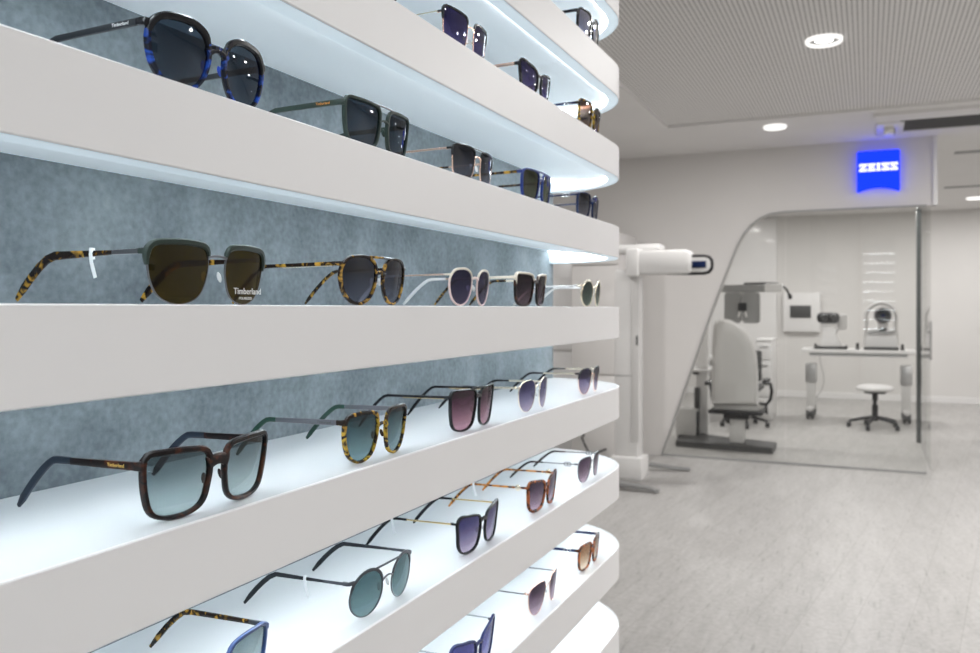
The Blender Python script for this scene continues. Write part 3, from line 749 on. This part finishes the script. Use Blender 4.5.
def glasses(name_, label, u, lev, rot=0, dy=0.0, shape='square', w=50, h=42, b=18, t=3, tt=None, bt=None, d=4, rim=None, brow=None, bh=5, bz=.45, brise=3,
            topbar=None, arm=None, armh=4.5, armw=1.6, tip=None, tiph=4, lens=None, tagged=False, emblem=None, logo=None, lenslogo=False, split=62, tlen=128, under=None,
            wire=False, browt=4.5, brown=.15, pads=None, browdepth=4.5, sc=1.0, inner=None, emb_kind='rings', drop=34):
    S = SC * sc
    tt = t if tt is None else tt; bt = t if bt is None else bt
    cx = b / 2 + w / 2; zc = h / 2 + bt
    Wh = cx + w / 2 + t + 2.0
    if shape in ('cat', 'butter'): Wh += 1.5
    zh = zc + h / 2 * (.60 if wire or shape in ('round',) else .78 if shape in ('way', 'club', 'square') else .68 if shape not in ('cat', 'butter') else .80)
    if brow and wire: zh = zc + h / 2 * .72
    def W(x, z, y=0): return (x * S, (.0020 * x * x - .09 * (z - zc) + y) * S, z * S)
    yy = Y0 + .016 + dy
    a = YAW - math.atan((u - 490) / F); xx = yy / math.tan(a)
    root = thing(name_, label, 'sunglasses', (xx, yy, LEVELS[lev]), R(rot), group='sunglasses standing open on the display shelves')
    # ---- front
    front = MB(); browmb = MB()
    for s in (1, -1):
        o_ = outline(shape, w, h, cx, zc); nr = normals(o_)
        vs = []
        for (x, z), (nx, nz) in zip(o_, nr):
            up_ = max(0, nz); dn = max(0, -nz)
            th = t + (tt - t) * up_ + (bt - t) * dn
            for pa, pb in PRO8:
                vs.append(W(s * (x + nx * (pa * th - .35)), z + nz * (pa * th - .35), pb * d))
        fs = [(i * 8 + k, i * 8 + (k + 1) % 8, ((i + 1) % NP) * 8 + (k + 1) % 8, ((i + 1) % NP) * 8 + k) for i in range(NP) for k in range(8)]
        front.add(vs, fs)
        if brow:
            idx = [i for i in range(NP) if nr[i][1] > brown or (nr[i][1] > -.15 and nr[i][0] > .3 and o_[i][1] > zc + h * .1)]
            # contiguous order
            st = next(i for i in range(NP) if i in idx and (i - 1) % NP not in idx)
            seq = []; i = st
            while i % NP in idx and len(seq) < NP: seq.append(i % NP); i += 1
            vs = []; m = len(seq)
            for q_, i in enumerate(seq):
                x, z = o_[i]; nx, nz = nr[i]
                tp = min(1, (q_ + .6) / (m * .14), (m - q_ - .4) / (m * .14)) ** .6
                for pa, pb in PRO8:
                    vs.append(W(s * (x + nx * ((pa * (browt + .6) - .6) * tp)), z + nz * ((pa * (browt + .6) - .6) * tp), pb * browdepth * (.6 + .4 * tp) - .3))
            fs = [(q_ * 8 + k, q_ * 8 + (k + 1) % 8, (q_ + 1) * 8 + (k + 1) % 8, (q_ + 1) * 8 + k) for q_ in range(m - 1) for k in range(8)]
            fs += [tuple(range(8)), tuple((m - 1) * 8 + k for k in range(8))]
            browmb.add(vs, fs)
        # end piece
        tgt = browmb if brow and not under else front
        eh = (armh / 2 + .2) if not wire or brow else 1.3
        yb_ = .0020 * Wh * Wh + 2
        xe = max(p[0] for p in o_ if abs(p[1] - zh) < 4) if any(abs(p[1] - zh) < 4 for p in o_) else cx + w / 2
        tgt.sweep([W(s * (xe - .6 + (t * .3 if not wire else 0)), zh), W(s * (Wh - 1.4), zh, .2), W(s * Wh, zh, 2.0), W(s * Wh, zh, 6)], [q_ * S for q_ in ((d * .40, d * .45, 1.7, 1.5) if not wire else (.9, 1.1, 1.2, 1.0))], [q_ * S for q_ in (eh * 1.1, eh * 1.1, eh, eh * .95)], n=10, sq=.55)
    zb = zc + h / 2 * bz
    xo = max(.8, min(p[0] for p in o_) + .6)
    nb = []
    for k in range(9):
        f = -1 + 2 * k / 8
        nb.append(W(f * xo, zb + brise * (1 - f * f), -.6))
    bw = [bh / 2 * (1 + .25 * abs(-1 + 2 * k / 8) ** 2) for k in range(9)]
    front.sweep(nb, [q_ * S for q_ in (bw if not wire else [1.0] * 9)], [(max(1.2, d * .42) if not wire else .9) * S] * 9, n=10, up=(0, 1, 0), sq=.7)
    fo = front.build('frame_front', rim, root)
    if brow: browmb.build('brow_piece', brow, root)
    if topbar:
        mb = MB(); zt_ = zc + h / 2 * .93
        xt = b / 2 + w * .26
        zz = max(p[1] for p in o_)
        mb.sweep([W((-1 + 2 * k / 8) * xt, zz + t * .4 - .06 * abs(k - 4) ** 1.5, -.8) for k in range(9)], topbar[1], topbar[1], n=8, up=(0, 1, 0)).build('top_bar', topbar[0], root)
    # ---- nose pads
    pm = pads or M['padclear']
    for s in (1, -1):
        px = min(p[0] for p in o_)
        c = W(s * (px - .8), zc - h * .02, 4.5)
        mb = MB()
        mb.lathe([(.001, -4.2), (1.0, -3.8), (1.9, -2), (2.2, 0), (1.9, 2), (1.0, 3.8), (.001, 4.2)], n=10)
        mb.v = [((c[0] + (v[0] * .45 + s * v[2] * -.18) * S), c[1] + v[1] * 1.0 * S + v[2] * .12 * S, c[2] + v[2] * S) for v in mb.v]
        mb.build('nose_pad', pm, root)
    # ---- lenses
    for s in (1, -1):
        o_ = outline(shape, w, h, cx, zc); vs = []; fs = []
        K = 5
        for face, off in ((0, -.7), (1, .7)):
            base_ = len(vs)
            for r_ in range(1, K + 1):
                f = r_ / K
                for x, z in o_:
                    X, Z = cx + (x - cx) * f, zc + (z - zc) * f
                    vs.append(W(s * X, Z, off * .7 - 1.3 * (1 - f * f)))
            vs.append(W(s * cx, zc, off * .7 - 1.3)); ci = len(vs) - 1
            for r_ in range(K - 1):
                for i in range(NP):
                    a0 = base_ + r_ * NP + i; a1_ = base_ + r_ * NP + (i + 1) % NP
                    fs.append((a0, a1_, a1_ + NP, a0 + NP))
            for i in range(NP): fs.append((ci, base_ + i, base_ + (i + 1) % NP))
        tot = K * NP + 1
        for i in range(NP):
            a0 = (K - 1) * NP + i; a1_ = (K - 1) * NP + (i + 1) % NP
            fs.append((a0, a1_, a1_ + tot, a0 + tot))
        lo = mesh('lens', vs, fs, lens, root, True)
        if lenslogo and s == 1:
            Mx = Matrix(((1, 0, 0, (cx + w * .02) * S), (0, 0, -1, W(cx + w * .02, zc - h * .28, -2.4)[1]), (0, 1, 0, (zc - h * .27) * S), (0, 0, 0, 1)))
            text_mesh('lens_lettering', 'Timberland', 7.2 * S, M['textwhite'], lo, Matrix.Translation((0, -.0016, 0)) @ Mx)
            Mx = Matrix(((1, 0, 0, (cx + w * .02) * S), (0, 0, -1, W(cx, zc - h * .4, -1.9)[1]), (0, 1, 0, (zc - h * .40) * S), (0, 0, 0, 1)))
            text_mesh('lens_lettering', 'POLARIZED', 3.0 * S, M['textwhite'], lo, Mx)
    # ---- temples
    yh = .0020 * Wh * Wh + 3
    tip = tip or arm
    for s in (1, -1):
        def path(y):
            z = zh - 1.5 * min(1, y / 100)
            yb0 = tlen - 42
            if y > yb0:
                f = (y - yb0) / 42
                z -= (zh - 1.5 - tiph / 2 - .5) * (f ** 1.35)
            return (s * (Wh - .00035 * max(0, y - 20) ** 2 * .6) * S, (yh + y) * S, z * S)
        ar = [1.5 + (split + 1 - 1.5) * k / 5 for k in range(6)]
        hs = [armh / 2] + [armh / 2 * (1 - .12 * k / 5) for k in range(1, 6)]
        ta = MB().sweep([path(y) for y in ar], [armw / 2 * S] * 6, [q_ * S for q_ in hs], n=10, sq=.6).build('temple', arm, root)
        te = [split + (tlen - split) * k / 12 for k in range(13)]
        h0 = armh * .88 / 2 if tip is arm or armh > 3 else tiph * .35
        ts = [h0 + (tiph / 2 * 1.12 - h0) * min(1, k / 9) for k in range(13)]; ts[-1] *= .55
        tw = [max(armw, 2.0) / 2] * 12 + [max(armw, 2.0) / 3]
        MB().sweep([path(y) for y in te], [q_ * S for q_ in tw], [q_ * S for q_ in ts], n=10, sq=.75).build('temple_tip', tip, ta)
        hg = MB().box(((s * (Wh - 1.6)) * S, yh * S + .5 * S, zh * S), (1.8 * S, 5 * S, 3.2 * S)).build('hinge', M['gunmetal'] if not wire else rim, ta)
        if under:
            MB().sweep([tuple(a_ + b_ for a_, b_ in zip(path(y), (-s * .3 * S, 0, -armh * .42 * S))) for y in (2, 20, 45, split)], armw / 2 * S, .9 * S, n=8, sq=.6).build('metal_inlay', under, ta)
        if inner and s == 1: pass
        if tagged and s == -1:
            p = path(split + 22)
            MB().sweep([(p[0], p[1], p[2] + 3 * S), (p[0] - 1.8 * S, p[1] - .5 * S, p[2]), (p[0] - 1.8 * S, p[1] - 1.5 * S, p[2] - 7 * S), (p[0] - 1.4 * S, p[1] - 5 * S, p[2] - 18 * S)], 1.9 * S, .25 * S, n=8, up=(1, 0, 0)).box((p[0], p[1], p[2]), (3.4 * S, 2.6 * S, (tiph + 1.5) * S), bev=.3 * S).build('price_tag', M['tag'], ta)
        elif tagged is not None and tagged != 'none' and s == -1 and not tagged:
            pass
        if emblem:
            e = MB(); yc = 15
            p = path(yc)
            if emb_kind == 'rings':
                for q_ in (-3.0, 3.0):
                    ring_ = [(p[0] + s * (armw / 2 + .5) * S, p[1] + (q_ + 3.4 * math.cos(a_)) * S, p[2] + 3.4 * math.sin(a_) * S) for a_ in [2 * PI * k / 14 for k in range(15)]]
                    e.sweep(ring_, .75 * S, n=6, up=(1, 0, 0))
            else:
                e.lathe([(.001, -.6 * S), (3.6 * S, -.6 * S), (4.6 * S, 0), (3.6 * S, .8 * S), (.001, .8 * S)], (p[0] + s * (armw / 2) * S, p[1] - 6 * S, p[2]), n=16, axis='X')
            e.build('emblem', emblem, ta)
        if logo and s == -1:
            y_ = 15 if not isinstance(logo, tuple) or len(logo) < 2 else logo[1]
            p = path(y_)
            X_ = p[0] - (armw / 2 + .12) * S
            Mx = Matrix(((0, 0, -1, X_), (-1, 0, 0, p[1]), (0, 1, 0, p[2]), (0, 0, 0, 1)))
            text_mesh('temple_lettering', 'Timberland', 3.6 * S, logo[0], ta, Mx, extrude=.00008)
    return root

M['padclear'] = pbr('clear_silicone', (.75, .75, .75), .2, coat=.3)
M['gunmetal'] = pbr('gunmetal', (.12, .12, .13), .3, .8)
M['gold'] = pbr('polished_gold', (.85, .62, .30), .22, 1)
M['rose'] = pbr('rose_gold', (.85, .58, .46), .22, 1)
M['palegold'] = pbr('pale_gold', (.85, .74, .58), .25, 1)
M['silver'] = pbr('polished_silver', (.85, .85, .86), .18, 1)
M['blk'] = pbr('glossy_black_acetate', (.012, .012, .014), .18, noise=.1, coat=.05, spec=.22)
M['mblk'] = pbr('matt_black_acetate', (.016, .018, .022), .45, noise=.1, spec=.3)
M['navy'] = pbr('navy_acetate', (.012, .022, .07), .2, noise=.1, coat=.05, spec=.22)
M['cobalt'] = pbr('cobalt_acetate', (.03, .07, .42), .2, noise=.1, coat=.05, spec=.22)
M['royal'] = pbr('royal_blue_acetate', (.016, .034, .18), .3, spec=.25)
M['midblue'] = pbr('blue_acetate', (.035, .075, .22), .3, noise=.2)
M['violetblue'] = pbr('violet_blue_acetate', (.022, .028, .10), .25, noise=.1, coat=.05, spec=.22)
M['green'] = pbr('matt_olive_green', (.022, .036, .029), .45, noise=.06, spec=.3)
M['dkgreen'] = pbr('dark_green_rubber', (.012, .045, .03), .4)
M['orange'] = pbr('amber_orange', (.85, .36, .02), .35)
M['cream'] = pbr('cream_acetate', (.72, .64, .54), .3, noise=.05)
M['pearl'] = pbr('white_pearl', (.82, .80, .79), .25, coat=.4)
M['pink'] = pbr('pale_pink_metal', (.78, .60, .56), .3, .5)
M['greymetal'] = pbr('grey_metal', (.045, .05, .06), .4, .2)
M['paleiron'] = pbr('pale_grey_metal', (.13, .13, .145), .4, .4)
M['bluegrey'] = pbr('blue_grey_acetate', (.018, .026, .04), .4, noise=.2, spec=.3)
M['textwhite'] = pbr('white_print', (.8, .8, .8), .5); M['textgold'] = pbr('gold_print', (.75, .5, .12), .4)
M['textorange'] = pbr('orange_print', (.8, .3, .04), .4); M['textgrey'] = pbr('dark_print', (.05, .05, .05), .4)
M['tag'] = pbr('white_tag', (.85, .86, .87), .4)
M['tort_blue'] = tortoise('blue_black_tortoise', (.006, .008, .016), (.015, .07, .42), .55, 70)
M['tort_dark'] = tortoise('dark_brown_tortoise', (.008, .005, .005), (.055, .017, .008), .57, 75, .3)
M['tort'] = tortoise('amber_tortoise', (.014, .008, .006), (.42, .23, .035), .57, 85)
M['tort_yellow'] = tortoise('yellow_tortoise', (.025, .014, .008), (.50, .31, .03), .53, 100)
M['tort_red'] = tortoise('red_brown_tortoise', (.03, .010, .006), (.32, .085, .025), .50, 90)
M['tort_amber'] = tortoise('orange_tortoise', (.05, .016, .006), (.55, .22, .05), .48, 90)
M['L_navy'] = lens_mat('dark_navy_lens', (.045, .070, .10), (.10, .14, .19), refl=.6)
M['L_brown'] = lens_mat('dark_brown_lens', (.085, .050, .008), (.19, .11, .02), refl=.4)
M['L_smoke'] = lens_mat('smoke_gradient_lens', (.014, .018, .032), (.22, .23, .30))
M['L_purple'] = lens_mat('purple_gradient_lens', (.035, .030, .10), (.42, .34, .44))
M['L_purple2'] = lens_mat('dark_purple_gradient_lens', (.018, .016, .07), (.30, .22, .34), p0=0, p1=.85, refl=.4)
M['L_plumdark'] = lens_mat('dark_plum_gradient_lens', (.014, .006, .012), (.26, .16, .17), p0=0, p1=.7, refl=.4)
M['L_greygreen'] = lens_mat('grey_green_lens', (.03, .05, .045), (.16, .22, .20), refl=.5)
M['L_deep'] = lens_mat('deep_violet_lens', (.016, .012, .05), (.10, .08, .22))
M['L_plum'] = lens_mat('plum_gradient_lens', (.030, .014, .030), (.42, .30, .36))
M['L_wine'] = lens_mat('wine_gradient_lens', (.065, .018, .035), (.42, .22, .27))
M['L_grey'] = lens_mat('grey_green_gradient_lens', (.14, .20, .22), (.44, .52, .52), refl=1.0, p0=0, p1=1)
M['L_teal'] = lens_mat('teal_grey_lens', (.05, .10, .11), (.18, .27, .28))
M['L_olive'] = lens_mat('olive_lens', (.05, .05, .02), (.10, .11, .06))
M['L_brgrad'] = lens_mat('brown_gradient_lens', (.035, .016, .010), (.40, .30, .26))
M['L_amber'] = lens_mat('amber_gradient_lens', (.22, .10, .045), (.75, .60, .45))
M['L_violet'] = lens_mat('bright_violet_lens', (.05, .05, .17), (.22, .21, .42))
M['L_blackm'] = lens_mat('blue_mirror_lens', (.02, .03, .10), (.10, .14, .30), refl=3.0, ior=1.9)

def G_(label, **k): return glasses('sunglasses', label, **k)
# shelf 3 and 2
G_('black square sunglasses alone on the uppermost visible shelf', u=591.5, lev=3, shape='square', w=50, h=50, t=4.5, rim=M['blk'], arm=M['blk'], armw=3, armh=6, lens=M['L_blackm'])
G_('dark sunglasses at the very top edge of the picture, only a corner showing', u=372, lev=2, shape='square', w=50, h=42, t=3.5, rim=M['bluegrey'], arm=M['bluegrey'], armw=3, lens=M['L_teal'])
G_('black-browed gold-rimmed sunglasses with deep violet lenses near the picture top', u=470, lev=2, shape='way', w=52, h=46, t=.9, wire=True, d=1.6, rim=M['rose'], brow=M['blk'], browt=2.4, browdepth=3, arm=M['palegold'], armh=2, armw=1.2, tip=M['blk'], lens=M['L_deep'])
G_('black sunglasses with broad rose gold temples on the third shelf from the top', u=539, lev=2, shape='cat', w=50, h=42, t=4, rim=M['blk'], arm=M['rose'], armh=5.5, armw=2, tip=M['blk'], lens=M['L_deep'])
G_('yellow-brown tortoiseshell sunglasses with a silver ring on a navy temple, under the top light strip', u=592.5, lev=2, shape='way', w=49, h=48, t=3.5, rim=M['tort_yellow'], brow=M['tort'], browt=3.5, arm=M['navy'], armh=5, armw=3, emblem=M['silver'], lens=M['L_brgrad'])
# shelf 1
G_('blue and black marbled keyhole sunglasses at the upper left', u=216, lev=1, shape='panto', w=50, h=48, b=20, t=3.6, tt=4.8, bt=2.8, d=5, rim=M['tort_blue'], brow=M['blk'], browt=4.9, browdepth=5.2, bh=6, bz=.32, brise=5, arm=M['mblk'], armh=5.5, armw=3.4, tiph=5, lens=M['L_navy'], logo=(M['textwhite'], 16), pads=M['cobalt'])
G_('matt green double-bridge sunglasses with orange temple tips', u=383, lev=1, shape='way', w=50, h=43, b=18, t=3.2, tt=3.6, d=4.5, rim=M['green'], bh=2.2, bz=.3, topbar=(M['gunmetal'], 1.0 * SC), arm=M['green'], armh=6, armw=3.2, tip=M['orange'], split=95, tiph=5, lens=M['L_navy'], logo=(M['textorange'], 18), pads=M['green'])
G_('black-topped rose gold double-bridge sunglasses with smoke gradient lenses', u=477, lev=1, shape='square', w=50, h=42, t=1.0, wire=True, d=1.6, rim=M['rose'], brow=M['blk'], browt=2.2, browdepth=3, topbar=(M['gunmetal'], .9 * SC), arm=M['rose'], armh=2.6, armw=1.4, tip=M['tort'], lens=M['L_smoke'])
G_('bright blue double-bridge sunglasses with olive lenses and tortoiseshell temples', u=540, lev=1, shape='square', w=49, h=44, t=2.8, rim=M['royal'], topbar=(M['royal'], 1.6 * SC), arm=M['tort'], armh=4.5, armw=2.6, lens=M['L_olive'])
G_('navy sunglasses with silver linked rings on the temple, last on the second lowest overhead shelf', u=591, lev=1, shape='square', w=50, h=42, t=2.6, rim=M['navy'], arm=M['navy'], armh=3, armw=2, emblem=M['silver'], lens=M['L_smoke'])
# shelf 0
G_('green browline sunglasses with brown lenses and a white tag on the tortoiseshell temple', u=216, lev=0, shape='club', w=52, h=43.5, b=19, t=.9, wire=True, d=1.6, bt=.9, rim=M['gunmetal'], brow=M['green'], browt=4.2, browdepth=4.6, arm=M['gunmetal'], armh=4, armw=2.2, split=26, tip=M['tort'], tiph=7, lens=M['L_brown'], lenslogo=True, tagged=True, tlen=133, bz=.62, brise=1.5)
G_('amber tortoiseshell flat-bar sunglasses with a gold temple inlay, on the eye-level shelf', u=379, lev=0, shape='panto', w=51, h=45, b=16, t=3.2, rim=M['tort'], topbar=(M['tort'], 1.5 * SC), bz=.25, bh=4, arm=M['tort'], armh=4.2, armw=2.4, under=M['palegold'], lens=M['L_smoke'])
G_('pale pink round sunglasses with violet lenses and white temple tips', u=474, lev=0, shape='panto', w=48, h=44, t=2.0, wire=False, d=2.4, rim=M['pink'], brow=M['cream'], browt=2.4, browdepth=2.8, arm=M['rose'], armh=2, armw=1.4, tip=M['pearl'], tiph=4.5, lens=M['L_purple2'], bh=2.2)
G_('dark tortoiseshell sunglasses with cream upper corners on the eye-level shelf', u=534.5, lev=0, shape='way', w=50, h=45, t=2.8, rim=M['tort_dark'], brow=M['cream'], browt=2.8, arm=M['cream'], armh=4.2, armw=2.4, tip=M['tort'], lens=M['L_plumdark'])
G_('white and gold round sunglasses with grey-green lenses at the shelf end, below the light', u=594, lev=0, shape='round', w=47, h=45, t=1.8, d=2.4, rim=M['palegold'], arm=M['pearl'], armh=3, armw=1.8, lens=M['L_greygreen'], bh=2)
# shelf -1
G_('large dark tortoiseshell square sunglasses with grey gradient lenses, lower left', u=216.5, lev=-1, shape='way', w=53, h=45, b=20, t=4.2, tt=5, bt=3.6, d=5, rim=M['tort_dark'], bh=9, bz=.48, brise=2.5, arm=M['tort_dark'], armh=6.5, armw=3.4, tip=M['bluegrey'], tiph=6, tlen=123, lens=M['L_grey'], logo=(M['textgold'], 16), pads=M['tort_dark'])
G_('yellow tortoiseshell sunglasses with teal lenses and grey metal temples', u=381, lev=-1, shape='club', w=48, h=46, b=19, t=2.8, tt=3.0, d=4.5, brow=M['tort'], browt=3.6, rim=M['tort_yellow'], bh=3.6, bz=.35, topbar=None, arm=M['paleiron'], armh=5.5, armw=2, tip=M['dkgreen'], split=75, tiph=5, lens=M['L_teal'], logo=(M['textgrey'], 16), pads=M['tort_yellow'])
G_('black flat-top sunglasses with wine red lenses and a gold line along the temple', u=477, lev=-1, shape='way', w=54, h=49, b=14, t=2.6, rim=M['blk'], topbar=(M['blk'], 1.5 * SC), bz=.55, arm=M['blk'], armh=3.6, armw=2.6, under=M['gold'], lens=M['L_wine'])
G_('thin pale gold sunglasses with violet gradient lenses and black temple tips', u=537, lev=-1, shape='panto', w=50, h=47, t=.9, wire=True, d=1.6, rim=M['palegold'], arm=M['palegold'], armh=3, armw=1.6, tip=M['blk'], lens=M['L_purple'])
G_('black-browed pale gold sunglasses with violet lenses on the rounded end of the lower shelf', u=592, lev=-1, shape='panto', w=50, h=45, t=.9, wire=True, d=1.6, rim=M['rose'], brow=M['blk'], browt=2.4, browdepth=3, arm=M['palegold'], armh=3, armw=1.6, tip=M['blk'], lens=M['L_purple'])
# shelf -2
G_('blue sunglasses with tortoiseshell temples, cut by the bottom edge of the picture', u=220, lev=-2, shape='square', w=52, h=44, t=3.5, rim=M['midblue'], arm=M['greymetal'], armh=4.5, armw=3, tip=M['tort'], split=14, tiph=5, lens=M['L_grey'])
G_('dark grey round double-bridge metal sunglasses with green-grey lenses', u=387, lev=-2, shape='round', w=50, h=46, b=19, t=1.1, wire=True, d=1.8, rim=M['gunmetal'], brow=M['greymetal'], browt=2.6, browdepth=2.2, topbar=(M['greymetal'], 1.1 * SC), arm=M['greymetal'], armh=3.4, armw=1.6, split=26, tip=M['mblk'], tiph=5, lens=M['L_teal'], tagged=True, bz=.30)
G_('black butterfly sunglasses with violet lenses and thin gold temples', u=482.5, lev=-2, shape='butter', w=50, h=46, t=2.8, tt=3.4, rim=M['blk'], arm=M['gold'], armh=2.2, armw=1.4, split=66, tip=M['blk'], tiph=4.5, lens=M['L_purple'], tagged=True)
G_('reddish tortoiseshell cat-eye sunglasses with amber tortoiseshell temples and a gold ornament', u=546, lev=-2, shape='butter', w=49, h=43, t=4.4, rim=M['tort_red'], arm=M['tort_amber'], armh=3.4, armw=2.4, emblem=M['palegold'], emb_kind='disc', lens=M['L_plum'], tagged=True)
G_('thin dark metal sunglasses with plum lenses and linked-ring temples', u=592, lev=-2, shape='aviator', w=50, h=45, t=1.1, wire=True, d=1.8, rim=M['gunmetal'], arm=M['gunmetal'], armh=1.8, armw=1.2, tip=M['tort_dark'], emblem=M['gunmetal'], lens=M['L_plum'])
# shelf -3
G_('navy blue cat-eye sunglasses with bright violet lenses at the bottom edge', u=478, lev=-3, shape='cat', w=52, h=46, t=3.4, tt=4, rim=M['violetblue'], arm=M['silver'], armh=2.4, armw=1.6, tip=M['silver'], tiph=3, lens=M['L_violet'])
G_('thin rose gold sunglasses with brown gradient lenses', u=547, lev=-3, shape='aviator', w=52, h=48, t=.8, wire=True, d=1.5, rim=M['rose'], arm=M['gunmetal'], armh=1.8, armw=1.2, tip=M['tort_dark'], lens=M['L_plum'])
G_('dark red tortoiseshell sunglasses with amber lenses and a silver ring on the navy temple', u=592, lev=-3, shape='square', w=48, h=44, t=3.2, rim=M['tort_red'], arm=M['navy'], armh=5, armw=3, emblem=M['silver'], lens=M['L_amber'])

# ------------------------------------------------------------------ display on the other side of the aisle, mirrored in the lenses
def opposite(lab, x, y, rz, L, n0, n1):
    t = thing('opposite_display', lab, 'shelf display', (x, y, 0), rz, 'displays mirrored in the glass')
    MB().box((0, -.16, 1.35), (L, .06, 2.7)).build('back_panel', M['concrete'], t, False)
    for k in range(n0, n1):
        zt = .50 + .17 * k
        MB().box((0, .0, zt), (L, .26, .06), bev=.004).build('shelf', M['fascia'], t)
        MB().box((0, .118, zt - .034), (L - .04, .010, .008)).build('led_strip', M['led'] if L < 2 else M['led_dim'], t, False)
opposite('long lit shelf display across the aisle, mirrored in the sunglass lenses', -.2, -1.75, 0, 2.2, 0, 10)
opposite('narrow lit shelf display mirrored as bright lines in the exam room glass', -1.5, -.18, R(-90), .55, 3, 12)

# ------------------------------------------------------------------ light
def area(x, y, z, size, power, col=(1, .985, .975), shape='DISK', sy=None):
    l = bpy.data.lights.new('ceiling_lamp', 'AREA'); l.shape = shape; l.size = size; l.energy = power; l.color = col
    if sy: l.size_y = sy
    o = bpy.data.objects.new('ceiling_lamp', l); C.objects.link(o); o.location = (x, y, z); return o
for x, y in ((-1.6, -1.0), (-1.6, -2.8), (.6, -1.4), (.6, -3.0), (2.7, -1.0), (2.7, -2.6), (4.3, -.6), (4.9, -1.6), (4.6, -3.0), (6.0, .9), (6.6, -1.9), (4.9, 2.7)):
    area(x, y, CZ - .03, .15, 15.5 if x < 3.5 else 19 if x == 6.0 else 28)
for x, y in ((9.2, 1.8), (9.2, .2), (11.8, 1.8), (11.8, .2), (9.5, -2.2), (12.3, -1.3), (12.3, -2.8)):
    area(x, y, CZ - .03, .2, 17 if y < -1 else 25)
w = bpy.data.worlds.new('world'); bpy.context.scene.world = w; w.use_nodes = True
w.node_tree.nodes['Background'].inputs['Color'].default_value = (.8, .85, .9, 1)
w.node_tree.nodes['Background'].inputs['Strength'].default_value = .3
